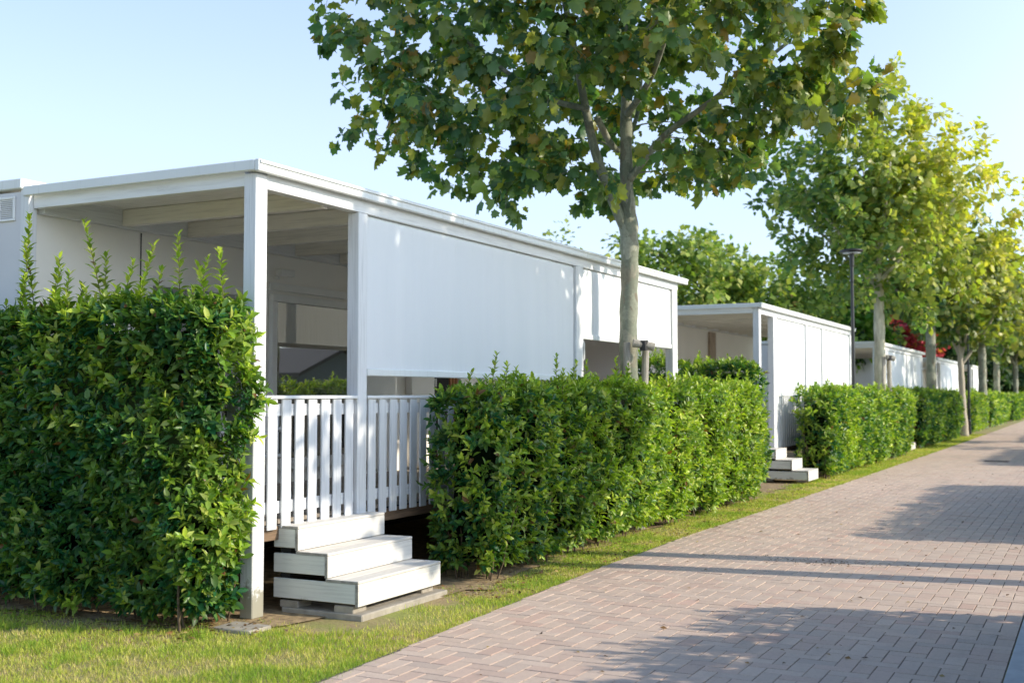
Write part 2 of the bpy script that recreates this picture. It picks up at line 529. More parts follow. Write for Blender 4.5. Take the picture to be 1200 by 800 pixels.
def make_path():
    w = 0.113
    x0, x1 = -4.35, -0.5
    y0, y1 = 2.4, 95.0
    ni = int((x1 - x0) / w) + 3; nj = int((y1 - y0) / w) + 2
    I, J = np.meshgrid(np.arange(-1, ni), np.arange(-1, nj), indexing='ij')
    I = I.ravel(); J = J.ravel(); t = (I - J) % 4
    h = t == 0; v = t == 3
    rects = np.concatenate([
        np.stack([I[h], I[h] + 2, J[h], J[h] + 1], 1),
        np.stack([I[v], I[v] + 1, J[v], J[v] + 2], 1)]).astype(float)
    X0 = x1 - rects[:, 1] * w; X1 = x1 - rects[:, 0] * w
    Y0 = y0 + rects[:, 2] * w; Y1 = y0 + rects[:, 3] * w
    ex = edge_x((Y0 + Y1) / 2)
    X0 = np.maximum(X0, ex + rng.normal(0, 0.006, len(ex))); X1 = np.minimum(X1, x1)
    keep = (X1 - X0 > 0.02)
    X0, X1, Y0, Y1 = X0[keep], X1[keep], Y0[keep], Y1[keep]
    n = len(X0)
    g = 0.0026 + rng.random(n) * 0.0014
    X0 = X0 + g; X1 = X1 - g; Y0 = Y0 + g; Y1 = Y1 - g
    bv = 0.0022
    dz = rng.normal(0, 0.0007, n) + 0.003 * (vnoise(X0, Y0, 0.8, 5) - 0.5)
    tx = rng.normal(0, 0.0025, n); ty = rng.normal(0, 0.0025, n)
    cx, cy = (X0 + X1) / 2, (Y0 + Y1) / 2
    def P(x, y, z): return np.stack([x, y, z + dz + tx * (x - cx) + ty * (y - cy)], 1)
    zt, zb = 0.012, -0.004
    rim = zt - 0.0012
    V = [P(X0 + bv, Y0 + bv, zt), P(X1 - bv, Y0 + bv, zt), P(X1 - bv, Y1 - bv, zt), P(X0 + bv, Y1 - bv, zt),
         P(X0, Y0, rim), P(X1, Y0, rim), P(X1, Y1, rim), P(X0, Y1, rim),
         P(X0, Y0, zb), P(X1, Y0, zb), P(X1, Y1, zb), P(X0, Y1, zb)]
    co = np.stack(V, 1).reshape(-1, 3)
    F = [(0, 1, 2, 3)] + [(4 + i, 4 + (i + 1) % 4, (i + 1) % 4, i) for i in range(4)] + [(8 + i, 8 + (i + 1) % 4, 4 + (i + 1) % 4, 4 + i) for i in range(4)]
    idx = (np.arange(n)[:, None] * 12 + np.array(F).ravel()[None, :]).ravel()
    tot = np.full(n * 9, 4)
    pal = np.array([(0.60, 0.45, 0.345), (0.57, 0.40, 0.31), (0.55, 0.43, 0.34), (0.64, 0.50, 0.39), (0.49, 0.39, 0.32), (0.56, 0.36, 0.275)])
    pi = rng.choice(len(pal), n, p=[0.38, 0.2, 0.15, 0.17, 0.05, 0.05])
    c = (0.6 * pal[pi] + 0.4 * pal.mean(0)) * (0.94 + 0.12 * rng.random((n, 1)))
    col = np.repeat(c, 12, axis=0)
    # sheet of jointing sand under the pavers
    ys = np.arange(y0 - 8, y1 + 200, 2.0)
    L_ = np.stack([edge_x(ys) - 0.01, ys, np.full_like(ys, 0.0066)], 1); R_ = np.stack([np.full_like(ys, x1), ys, np.full_like(ys, 0.0066)], 1)
    sco = np.concatenate([L_, R_]); m = len(ys)
    k = np.arange(m - 1)
    sid = np.stack([k, k + m, k + m + 1, k + 1], 1).ravel()
    scol = np.full((len(sco), 3), 0.3)
    co, idx, tot, col, mi = merge([(co, idx, tot, col, 0), (sco, sid, np.full(m - 1, 4), scol, 1)])
    me = np_mesh("path", co, idx, tot, col, mi)
    me.polygons.foreach_set("use_smooth", np.zeros(len(me.polygons), bool))
    tag(finish("path", me, [M['paver'], M['joint']], None), kind='structure')
make_path()

bm = bmesh.new()
y = -4.0
while y < 90:
    box(bm, -0.492, -0.05, y + 0.004, y + 0.996, -0.05, 0.022)
    y += 1.0
tag(build("kerb", bm, simple("pale_concrete_edging", (0.50, 0.51, 0.50), 0.85, 0, 0.12, 8, 0.3), bevel=0.005), kind='structure')

# soil bed that the hedges stand in, one sheet just above the ground, irregular edge
def soil_bed(name, pts):
    bm = bmesh.new()
    bm.faces.new([bm.verts.new((x, y, 0.0)) for x, y in pts])
    return tag(build(name, bm, M['soil']), kind='structure')
def wob(a, b, n, amp, s):
    out = []
    for i in range(n + 1):
        t = i / n; x = a[0] + (b[0] - a[0]) * t; y = a[1] + (b[1] - a[1]) * t
        q = (float(vnoise(x * 3 + s, y * 3, 1.0, s)) - 0.5) * amp
        d = (b[1] - a[1], -(b[0] - a[0])); l = math.hypot(*d)
        out.append((x + d[0] / l * q, y + d[1] / l * q))
    return out
soil_bed("soil", wob((-10.2, 5.72), (-5.2, 6.15), 40, 0.34, 3) + wob((-5.05, 6.45), (-4.60, 8.3), 14, 0.2, 4) + wob((-4.50, 8.4), (-4.66, 10.5), 20, 0.25, 6) + wob((-4.76, 10.6), (-4.84, 80), 300, 0.3, 6) + [(-8, 80), (-8, 8), (-10.2, 8)])

# ------------------------------------------------------------------ hedges
SUNV = np.array(sun_dir)
def hedge_color(n, P, Nrm, tipw, dark=0.0, warm=0.0):
    base = np.array([(0.014, 0.082, 0.034), (0.026, 0.120, 0.038), (0.050, 0.155, 0.040), (0.098, 0.215, 0.045)])
    tip = np.array([(0.27, 0.40, 0.035), (0.44, 0.54, 0.06), (0.60, 0.64, 0.14)])
    a = base[rng.choice(4, n, p=[0.3, 0.35, 0.25, 0.10])]
    b = tip[rng.choice(3, n, p=[0.5, 0.35, 0.15])]
    c = a * (1 - tipw[:, None]) + b * tipw[:, None]
    brown = rng.random(n) < 0.010
    c[brown] = (0.16, 0.08, 0.03)
    return c * (0.8 + 0.4 * rng.random((n, 1))) * (1 - dark)

def make_hedge(label, X, Y, Z, spacing, leaf, faces, sprouts=(), tipf=0.25, group=None, seed=1, leaves=8, stems=True, z0=0.03, sun_tint=None, tpl=LAUREL, name="laurel_hedge", dark=0.0):
    global rng
    rng = np.random.default_rng(seed)
    c = np.array([(X[0] + X[1]) / 2, (Y[0] + Y[1]) / 2, (z0 + Z) / 2])
    hf = np.array([(X[1] - X[0]) / 2, (Y[1] - Y[0]) / 2, (Z - z0) / 2])
    dims = 2 * hf
    Ps, Ns = [], []
    for ax, sg in faces:
        o = [i for i in range(3) if i != ax]
        area = dims[o[0]] * dims[o[1]]
        n = int(area / spacing ** 2)
        p = np.empty((n, 3))
        p[:, o[0]] = rng.uniform(-1, 1, n); p[:, o[1]] = rng.uniform(-1, 1, n); p[:, ax] = sg
        nn = np.zeros((n, 3)); nn[:, ax] = sg
        Ps.append(p); Ns.append(nn)
    q = np.concatenate(Ps); Nn = np.concatenate(Ns)
    w = q * hf
    # rounded shoulders
    rr = 0.16
    inner = np.maximum(hf - rr, 0.02)
    cl = np.clip(w, -inner, inner)
    d = w - cl
    dl = np.linalg.norm(d, axis=1, keepdims=True)
    k = dl[:, 0] > rr
    w[k] = cl[k] + d[k] / dl[k] * rr
    Nn = unit(Nn + 0.8 * np.where(dl > 1e-6, d / np.maximum(dl, 1e-6), 0))
    # lumps
    amp = (vnoise(w[:, 0] * 2.2 + w[:, 1] * 2.2, w[:, 2] * 2.6 + w[:, 0], 1.0, seed) - 0.5) * 0.2 + (vnoise(w[:, 1] * 6 + 3, w[:, 2] * 6 + w[:, 0] * 6, 1.0, seed + 3) - 0.5) * 0.1
    # narrower at the foot
    foot = np.clip(1 - (w[:, 2] + hf[2]) / 0.5, 0, 1)
    dep = np.abs(rng.exponential(0.035, len(w))) - 0.02
    P = c + w + Nn * (amp - dep - 0.13 * foot)[:, None]
    keep = (rng.random(len(P)) > foot * 0.12)
    P = P[keep]; Nn = Nn[keep]; dep = dep[keep]
    # occasional long shoots that stick out of the clipped face
    n = len(P)
    long_ = rng.random(n) < 0.05
    P = P + Nn * (long_ * rng.uniform(0.03, 0.10, n))[:, None]
    sd = unit(Nn * 0.75 + np.array([0, 0, 0.55]) + rng.normal(0, 0.42, (n, 3)))
    tipw_shoot = np.clip(rng.beta(0.8, 2.4, n) * 1.4 * tipf / 0.25 + (Nn[:, 2] > 0.4) * 0.3 + long_ * 0.35 - 0.1, 0, 1)
    patch = vnoise(P[:, 0] * 1.5 + P[:, 1] * 1.5, P[:, 2] * 1.8, 1.0, seed + 9)
    tipw_shoot = np.clip(tipw_shoot * (0.35 + 1.3 * patch), 0, 1)
    if sun_tint is not None:
        tipw_shoot = np.clip(tipw_shoot + sun_tint(P), 0, 1)  # painted sunlight, mixed in through the new-growth tint
    m = leaves
    up = np.array([0.13, 0.2, 0.97])
    u1 = unit(np.cross(sd, up)); u2 = np.cross(sd, u1)
    sl_ = rng.uniform(0.06, 0.13, n)
    LP, LD, LN, LL, LT = [], [], [], [], []
    ph = rng.uniform(0, 6.28, n)
    for i in range(m):
        f = i / (m - 1)
        an = ph + i * 2.4
        rad = u1 * np.cos(an)[:, None] + u2 * np.sin(an)[:, None]
        pos = P + sd * ((f - 0.45) * sl_)[:, None]
        el = 0.25 + 0.75 * f
        dr = unit(rad * (1.15 - 0.6 * f) + sd * el + rng.normal(0, 0.18, (n, 3)) + np.array([0, 0, -0.12]))
        nr = unit(sd * 1.0 - rad * 0.5 + np.array([0, 0, 0.35]) + rng.normal(0, 0.15, (n, 3)))
        LP.append(pos); LD.append(dr); LN.append(nr)
        LL.append(leaf * rng.uniform(0.7, 1.25, n) * (1 - 0.35 * f * rng.random(n)))
        LT.append(np.clip(tipw_shoot * (0.55 + 0.6 * f), 0, 1))
    LP = np.concatenate(LP); LD = np.concatenate(LD); LN = np.concatenate(LN); LL = np.concatenate(LL); LT = np.concatenate(LT)
    segs = []
    # sprouts: (x, y, ztop)
    for (sx, sy, zt) in sprouts:
        zb = Z - 0.12
        h = zt - zb
        lean = rng.normal(0, 0.06, 2)
        ts = np.linspace(0, 1, 6)
        pts = np.stack([sx + lean[0] * ts ** 1.5 * h / 0.5 + rng.normal(0, 0.004, 6), sy + lean[1] * ts ** 1.5 * h / 0.5, zb + h * ts], 1)
        segs.append((pts, 0.0045 - 0.003 * ts))
        nl = max(6, int(h / 0.016))
        tt = np.linspace(0.15, 1, nl)
        pp = np.stack([np.interp(tt, ts, pts[:, k]) for k in range(3)], 1)
        an = rng.uniform(0, 6.28) + np.arange(nl) * 2.4
        rad = np.stack([np.cos(an), np.sin(an), np.zeros(nl)], 1)
        dr = unit(rad + np.array([0, 0, 0.40]) + 1.2 * (tt ** 3)[:, None] * np.array([0, 0, 1]) + rng.normal(0, 0.18, (nl, 3)))
        LP = np.concatenate([LP, pp]); LD = np.concatenate([LD, dr]); LN = np.concatenate([LN, unit(np.array([0, 0, 1]) - 0.5 * rad)])
        LL = np.concatenate([LL, leaf * rng.uniform(0.8, 1.45, nl) * (1.0 - 0.4 * tt)])
        LT = np.concatenate([LT, np.clip(rng.uniform(0.3, 0.6) + 0.45 * tt + rng.normal(0, 0.1, nl), 0, 1)])
    C = hedge_color(len(LP), LP, LN, LT, dark)
    W = LL * rng.uniform(0.40, 0.52, len(LL))
    parts = [(*leaf_arrays(tpl, LP, LD, LN, LL, W, C), 0)]
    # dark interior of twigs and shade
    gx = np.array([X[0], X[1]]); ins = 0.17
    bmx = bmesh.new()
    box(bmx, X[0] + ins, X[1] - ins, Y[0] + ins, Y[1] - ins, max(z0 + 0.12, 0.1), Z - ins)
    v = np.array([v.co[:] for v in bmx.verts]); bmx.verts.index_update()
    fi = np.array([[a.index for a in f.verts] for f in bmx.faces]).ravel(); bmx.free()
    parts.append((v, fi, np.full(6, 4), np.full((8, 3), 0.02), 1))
    base = (c[0], c[1], 0)
    root = thing(name, label, 'hedge', base, group)
    if stems:
        nst = int(dims[0] * dims[1] * 8) + 6
        for k in range(nst):
            if rng.random() < 0.6:
                ax, sg = faces[rng.integers(len(faces))]
                if ax == 2: ax, sg = 0, 1
                p = [c[0] + rng.uniform(-1, 1) * hf[0] * 0.8, c[1] + rng.uniform(-1, 1) * hf[1] * 0.95]
                p[ax] = c[ax] + sg * (hf[ax] - rng.uniform(0.12, 0.3))
            else:
                p = [c[0] + rng.uniform(-1, 1) * hf[0] * 0.8, c[1] + rng.uniform(-1, 1) * hf[1] * 0.95]
            ts = np.linspace(0, 1, 5)
            lx, ly = rng.normal(0, 0.07, 2)
            h = rng.uniform(0.5, 0.8)
            pts = np.stack([p[0] + lx * ts + rng.normal(0, 0.006, 5), p[1] + ly * ts + rng.normal(0, 0.006, 5), -0.03 + h * ts], 1)
            segs.append((pts, rng.uniform(0.006, 0.013) * (1 - 0.4 * ts)))
    if segs:
        sc_, si_, st_ = tubes_np(segs, 5)
        parts.append((sc_, si_, st_, np.full((len(sc_), 3), 0.1), 2))
    co, idx, tot, col, mi = merge(parts)
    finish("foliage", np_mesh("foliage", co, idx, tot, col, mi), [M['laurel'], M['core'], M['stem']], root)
    return root

def top_sprouts(X, Y, Z, n, hmin, hmax, seed):
    r = np.random.default_rng(seed)
    return [(r.uniform(X[0] + 0.1, X[1] - 0.1), r.uniform(Y[0] + 0.1, Y[1] - 0.1), Z + hmin + (hmax - hmin) * r.random() ** 2.2) for _ in range(n)]

G_H = 'clipped laurel hedges along the brick path'
# the tall hedge across the front of the nearest home
s1 = [(-7.42, 6.2, 2.96), (-7.38, 6.28, 2.8), (-7.11, 6.2, 2.63), (-7.02, 6.1, 2.55), (-6.56, 6.2, 2.87), (-6.60, 6.25, 2.66), (-6.25, 6.2, 2.68), (-6.3, 6.1, 2.56),
      (-5.82, 6.2, 2.72), (-5.66, 6.2, 2.57), (-5.42, 6.2, 2.60), (-5.5, 6.12, 2.48), (-7.2, 6.0, 2.5), (-5.95, 6.05, 2.48), (-6.8, 6.05, 2.5)]
s1 += top_sprouts((-9.2, -5.5), (5.9, 6.4), 2.26, 34, 0.0, 0.2, 5)
make_hedge("tall dark green laurel hedge across the front of the nearest white veranda", (-9.6, -5.36), (5.94, 6.44), 2.21, 0.055, 0.088,
           [(1, -1), (0, 1), (2, 1)], s1, 0.24, G_H, 11, 9,
           sun_tint=lambda P: np.clip((P[:, 0] + 6.1) * 0.55, 0, 0.38) * (vnoise(P[:, 0] * 4, P[:, 2] * 4, 1, 8) > 0.42))  # lit right end of the hedge painted into the leaf colour
s2 = top_sprouts((-5.1, -4.65), (8.7, 17.2), 1.62, 120, 0.0, 0.22, 21) + [(-4.8, 9.0, 1.95), (-4.72, 9.12, 1.86), (-4.85, 10.5, 1.98), (-4.8, 10.62, 1.9), (-4.75, 11.0, 1.92), (-4.6, 10.1, 1.82),
      (-4.9, 12.2, 2.0), (-4.8, 12.35, 1.95), (-4.7, 12.0, 1.88), (-4.85, 14.6, 1.92), (-4.7, 15.6, 1.9), (-4.65, 16.2, 1.95), (-4.7, 13.6, 1.85), (-4.72, 17.3, 1.95)]
make_hedge("long clipped laurel hedge beside the near white steps, first tree growing out of it", (-5.22, -4.58), (8.62, 17.35), 1.64, 0.066, 0.085,
           [(1, -1), (0, 1), (2, 1), (1, 1)], s2, 0.48, G_H, 12, 8,
           sun_tint=lambda P: np.clip((P[:, 1] - 9.3) * 0.08, 0, 0.3))  # sunny stretch away from the near end painted into the leaf colour
make_hedge("dark taller laurel hedge set crosswise between the two nearest homes", (-11.5, -4.98), (18.55, 19.25), 2.12, 0.085, 0.10,
           [(1, -1), (0, 1), (2, 1)], top_sprouts((-8, -5.1), (18.6, 19.2), 2.1, 34, 0.0, 0.33, 31), 0.26, G_H, 13, 7, tpl=LAUREL)
make_hedge("sunlit laurel hedge just beyond the second home's steps, lamp rising behind it", (-5.15, -4.42), (21.9, 32.6), 1.62, 0.088, 0.105,
           [(1, -1), (0, 1), (2, 1)], top_sprouts((-5.1, -4.5), (22, 32.4), 1.6, 60, 0.0, 0.3, 41), 0.6, G_H, 14, 7)
make_hedge("dark ended laurel hedge beside the third home's small white steps", (-5.35, -4.50), (35.6, 45.6), 1.58, 0.12, 0.13,
           [(1, -1), (0, 1), (2, 1)], top_sprouts((-5.2, -4.5), (36, 45), 1.55, 40, 0.0, 0.3, 51), 0.36, G_H, 15, 7, tpl=DIAMOND)
make_hedge("far laurel hedge standing behind the second dark lamp post", (-5.4, -4.55), (49.5, 57.5), 1.5, 0.15, 0.16,
           [(1, -1), (0, 1), (2, 1)], top_sprouts((-5.2, -4.5), (50, 57), 1.5, 30, 0.0, 0.35, 61), 0.6, G_H, 16, 6, tpl=DIAMOND)
make_hedge("farthest but one laurel hedge on the left of the brick path", (-5.3, -4.45), (60.0, 71.0), 1.5, 0.17, 0.18,
           [(1, -1), (0, 1), (2, 1)], top_sprouts((-5.2, -4.5), (60, 70), 1.5, 30, 0.0, 0.4, 71), 0.6, G_H, 17, 6, stems=False, tpl=DIAMOND)
make_hedge("farthest laurel hedge at the end of the row by the path", (-5.2, -4.3), (73.5, 92), 1.5, 0.2, 0.2,
           [(1, -1), (0, 1), (2, 1)], (), 0.34, G_H, 18, 6, stems=False, tpl=DIAMOND)

# hedges on the other side of the path (outside the frame; their shadows lie across the pavers)
G_R = 'laurel hedges on the right side of the path, outside the picture'
for i, (ya, yb, hh) in enumerate([(2.0, 9.15, 1.54), (13.85, 22.1, 1.54), (28.5, 37.0, 1.54), (42, 54, 1.54)]):
    make_hedge("laurel hedge on the right side of the path", (0.55, 1.25), (ya, yb), hh, 0.10, 0.12,
               [(0, -1), (2, 1), (1, -1), (1, 1)], top_sprouts((0.6, 1.2), (ya + 0.3, yb - 0.2), hh, [26, 6, 6, 6][i], 0.1, [0.75, 0.2, 0.2, 0.2][i], 80 + i), 0.25, G_R, 20 + i, 6, stems=False, tpl=DIAMOND)

# ------------------------------------------------------------------ mobile homes with verandas
FX = -5.39      # street face of the veranda posts
WX = -7.75      # street wall of the home
def slat_panel(y0, y1, z0, z1, pitch, width, x):
    bm = bmesh.new()
    n = max(2, int(round((y1 - y0) / pitch)))
    p = (y1 - y0) / n
    for i in range(n):
        yc = y0 + p * (i + 0.5)
        j = random.uniform(-0.003, 0.003)
        box(bm, x - 0.016, x, yc - width / 2 + j, yc + width / 2 + j, z0 + random.uniform(-0.004, 0.004), z1)
    return bm

def make_home(label, Y0, Y1, posts, blinds, gate, rails, simple_=False, roof_z=3.285, end_panel=True, deckz=0.66):
    dz = roof_z - 3.285
    root = thing("mobile_home", label, 'mobile home', (WX, Y0, 0), 'white mobile homes in a row along the path')
    P = lambda n, bm, m, par=root, bev=0.003: build(n, bm, m, par, bevel=bev)
    # home box behind the veranda
    hx0 = WX - 4.0
    P("wall", B((hx0, WX, Y0, Y1 + 0.4, 0.35, 3.20 + dz)), [M['wall']], bev=0.004)
    P("end_wall", B((hx0 + 0.02, WX - 0.02, Y0 - 0.03, Y0 - 0.003, 0.40, 3.255 + dz)), M['wall_end'])
    P("roof", B((hx0 - 0.08, WX - 0.02, Y0 - 0.06, Y1 + 0.45, 3.275 + dz, 3.36 + dz)), M['fascia'], bev=0.008)
    P("skirting", B((WX - 0.06, WX - 0.03, Y0 + 0.1, Y1 + 0.3, 0.0, 0.345)), M['dark'])
    tr = bmesh.new()
    box(tr, WX - 0.05, WX + 0.045, Y0 - 0.035, Y0 + 0.05, 0.42, 3.27 + dz)
    P("corner_trim", tr, M['wood_z'])
    # veranda roof
    P("veranda_roof", B((WX + 0.05, FX + 0.03, Y0 + 0.02, Y1 + 0.22, 3.258 + dz, 3.28 + dz)), M['fascia'])
    P("ceiling", B(*[(WX + 0.06, FX - 0.02, y, min(y + 0.145, Y1 + 0.05), 3.236 + dz, 3.256 + dz) for y in np.arange(Y0 + 0.1, Y1 + 0.0, 0.15)]), M['ceil'])
    yy = Y0 - 0.06
    while yy < Y1 + 0.2:
        ye = min(yy + 2.98, Y1 + 0.24)
        if Y1 + 0.24 - ye < 0.4: ye = Y1 + 0.24
        P("fascia", B((FX + 0.03, FX + 0.072, yy, ye - 0.003, 3.205 + dz, 3.292 + dz)), M['fascia'], bev=0.006)
        yy = ye
    P("fascia", B((WX + 0.0, FX + 0.028, Y0 - 0.06, Y0 - 0.02, 3.212 + dz, 3.29 + dz)), M['fascia'], bev=0.006)
    P("fascia", B((WX + 0.0, FX + 0.028, Y1 + 0.2, Y1 + 0.24, 3.212 + dz, 3.29 + dz)), M['fascia'], bev=0.006)
    P("gutter_lip", B((FX + 0.0745, FX + 0.085, Y0 - 0.05, Y1 + 0.23, 3.262 + dz, 3.284 + dz)), M['fascia'], bev=0.002)
    # timber frame
    P("beam", B((FX - 0.10, FX - 0.008, Y0 + 0.135, Y1 + 0.0, 3.105 + dz, 3.232 + dz)), M['wood_y'])
    P("beam", B((WX + 0.05, FX - 0.115, Y0 + 0.01, Y0 + 0.085, 3.115 + dz, 3.232 + dz)), M['wood_x'])
    P("beam", B((WX + 0.05, FX - 0.115, Y1 + 0.05, Y1 + 0.13, 3.115 + dz, 3.232 + dz)), M['wood_x'])
    P("beam", B((WX + 0.004, WX + 0.085, Y0 + 0.09, Y1 + 0.04, 3.08 + dz, 3.232 + dz)), M['wood_y'])
    ys = np.arange(Y0 + 0.93, Y1 - 0.3, 0.82 if not simple_ else 1.6)
    for y in ys:
        P("beam", B((WX + 0.088, FX - 0.103, y, y + 0.075, 3.09 + dz, 3.232 + dz)), M['beam'])
    for (a, b) in posts:
        top = 3.205 + dz if a == posts[0][0] else 3.102 + dz
        zb = 0.0 if a == posts[0][0] else 0.03
        P("post", B((FX - 0.115, FX, a, b, zb, top)), M['wood_z'], bev=0.006)
    # bracket at the roof corner
    P("corner_bracket", B((FX - 0.03, FX + 0.026, Y0 - 0.018, Y0 + 0.055, 3.208 + dz, 3.255 + dz)), M['alu'])
    # deck
    nb = int((Y1 - Y0) / 0.145)
    P("deck", B(*[(WX + 0.01, FX - 0.12, Y0 + 0.14 + i * 0.145, Y0 + 0.14 + i * 0.145 + 0.139, deckz - 0.03, deckz) for i in range(nb)]), M['deck'], bev=0)
    P("deck_edge", B((FX - 0.085, FX - 0.045, Y0 + 0.15, Y1, deckz - 0.135, deckz - 0.034)), M['deck_edge'])
    P("deck_edge", B((WX + 0.02, FX - 0.125, Y0 + 0.06, Y0 + 0.10, deckz - 0.20, deckz + 0.02)), M['wood_x'])
    # railings
    for (a, b) in rails + ([gate] if gate else []):
        isg = gate is not None and (a, b) == gate
        g = P("gate" if isg else "railing", slat_panel(a + 0.01, b - 0.01, deckz - 0.055, 1.565, 0.167, 0.106, FX - 0.012), M['slat'], bev=0.003)
        P("rail", B((FX - 0.058, FX - 0.036, a, b, 1.44, 1.53)), M['wood_y'], g)
        P("rail", B((FX - 0.058, FX - 0.036, a, b, deckz + 0.06, deckz + 0.15)), M['wood_y'], g)
        P("cap_rail", B((FX - 0.07, FX + 0.006, a, b, 1.567, 1.592)), M['wood_y'], g)
    # front railing under the hedge
    bmf = bmesh.new()
    for x in np.arange(WX + 0.25, FX - 0.2, 0.167): box(bmf, x, x + 0.108, Y0 + 0.02, Y0 + 0.042, deckz - 0.05, 1.56)
    P("railing", bmf, M['slat'])
    # blinds: fabric with slight billow, bottom bar, head shadow gap
    for (a, b, zb) in blinds:
        bmb = bmesh.new()
        nx, nz = 24, 10
        grid = []
        for i in range(nx + 1):
            row = []
            for k in range(nz + 1):
                t = i / nx; s = k / nz
                x = FX - 0.032 + 0.012 * math.sin(math.pi * t) * math.sin(math.pi * s) + 0.004 * math.sin(t * 9 + a) * (1 - s)
                row.append(bmb.verts.new((x, a + (b - a) * t, zb + 0.03 + (3.075 + dz - zb - 0.03) * s)))
            grid.append(row)
        for i in range(nx):
            for k in range(nz):
                bmb.faces.new((grid[i][k], grid[i + 1][k], grid[i + 1][k + 1], grid[i][k + 1]))
        fb = build("blind", bmb, M['blind'], root, smooth=True)
        P("bottom_bar", B((FX - 0.045, FX - 0.012, a, b, zb - 0.015, zb + 0.045)), M['fascia'], fb, 0.006)
        P("roller_tube", B((FX - 0.10, FX - 0.04, a + 0.01, b - 0.01, 3.045 + dz, 3.10 + dz)), M['fascia'], fb, 0.01)
    return root

h1 = make_home("nearest white mobile home with slatted gate, open veranda corner and two rolled blinds", 6.5, 15.9,
               [(6.5, 6.63), (7.8, 7.93), (12.24, 12.44), (15.66, 15.86)],
               [(7.955, 12.225, 1.77), (12.46, 15.645, 2.27)], (6.64, 7.795), [(7.94, 12.23), (12.45, 15.65)])
def h1_details(root):
    P = lambda n, bm, m, par=root, bev=0.002: build(n, bm, m, par, bevel=bev)
    # window behind the hedge
    w = P("window", B((WX + 0.004, WX + 0.04, 7.80, 9.20, 2.60, 2.69), (WX + 0.004, WX + 0.04, 7.80, 9.20, 1.30, 1.37), (WX + 0.004, WX + 0.04, 7.80, 7.86, 1.372, 2.598), (WX + 0.004, WX + 0.04, 9.14, 9.20, 1.372, 2.598)), M['pvc'])
    P("pane", B((WX + 0.006, WX + 0.02, 7.862, 9.138, 1.374, 2.596)), M['glass'], w, 0)
    # sliding door
    d = P("sliding_door", B((WX + 0.004, WX + 0.06, 9.56, 11.36, 2.58, 2.66), (WX + 0.004, WX + 0.06, 9.56, 11.36, 0.80, 0.92), (WX + 0.004, WX + 0.06, 9.56, 9.645, 0.922, 2.578), (WX + 0.004, WX + 0.06, 11.28, 11.36, 0.922, 2.578)), M['pvc'], bev=0.004)
    P("glass", B((WX + 0.01, WX + 0.03, 9.647, 11.278, 0.924, 2.576)), M['glass'], d, 0)
    P("head_board", B((WX + 0.004, WX + 0.035, 9.55, 12.0, 2.70, 2.78)), M['pvc'])
    # panel joints on the wall
    P("wall_joint", B((WX + 0.0025, WX + 0.008, 7.735, 7.745, 0.7, 3.07)), M['dark'], bev=0)
    wl = P("wall_lamp", B((WX + 0.004, WX + 0.09, 9.66, 9.90, 2.86, 2.93), (WX + 0.004, WX + 0.05, 9.64, 9.70, 2.82, 2.855)), M['pvc'], bev=0.01)
    # fittings under the first blind: boards, dark doorway, curtain
    P("wall_panel", B((WX + 0.004, WX + 0.03, 11.40, 12.02, 0.7, 2.7)), M['pvc'])
    P("wall_panel", B((WX + 0.004, WX + 0.10, 12.25, 12.80, 0.7, 2.7)), M['wall'])
    dd = P("doorway", B((WX + 0.004, WX + 0.012, 12.82, 13.32, 0.7, 2.7)), M['dark'], bev=0)
    hb = bmesh.new(); tube(hb, [(WX + 0.013, 12.90, 1.79), (WX + 0.06, 12.90, 1.80), (WX + 0.06, 12.90, 1.70)], [0.014, 0.014, 0.014])
    build("handle", hb, M['pvc'], dd)
    P("curtain", B((WX + 0.004, WX + 0.03, 13.33, 13.38, 0.7, 2.7), (WX + 0.004, WX + 0.03, 13.42, 13.46, 0.7, 2.7), (WX + 0.004, WX + 0.03, 13.49, 13.53, 0.7, 2.7)), M['curtain'])
    P("door_frame", B((WX + 0.004, WX + 0.06, 13.55, 13.68, 0.7, 2.7)), M['pvc'])
    P("end_panel", B((WX + 0.09, -6.12, 15.70, 15.74, 0.66, 3.10)), M['panel'])
    # crank handle of the second blind
    cb = bmesh.new(); tube(cb, [(FX - 0.06, 12.52, 2.28), (FX - 0.03, 12.53, 2.2), (FX - 0.03, 12.53, 2.02), (FX - 0.07, 12.50, 1.97)], [0.009] * 4, 6)
    build("blind_crank", cb, M['pvc'], root)
    # louvred vent high on the end wall
    vx0, vx1, vz0, vz1 = -8.05, -7.86, 3.02, 3.22
    yv = 6.5 - 0.033
    v = P("vent", B((vx0, vx1, yv - 0.015, yv, vz1 - 0.02, vz1), (vx0, vx1, yv - 0.015, yv, vz0, vz0 + 0.02), (vx0, vx0 + 0.02, yv - 0.015, yv, vz0 + 0.021, vz1 - 0.021), (vx1 - 0.02, vx1, yv - 0.015, yv, vz0 + 0.021, vz1 - 0.021)), M['pvc'])
    lb = bmesh.new()
    for i in range(10):
        z = vz0 + 0.026 + i * 0.0155
        vv = [lb.verts.new(p) for p in ((vx0 + 0.021, yv - 0.012, z), (vx1 - 0.021, yv - 0.012, z), (vx1 - 0.021, yv - 0.002, z + 0.012), (vx0 + 0.021, yv - 0.002, z + 0.012))]
        lb.faces.new(vv)
    build("louvre", lb, M['pvc'], v)
h1_details(h1)

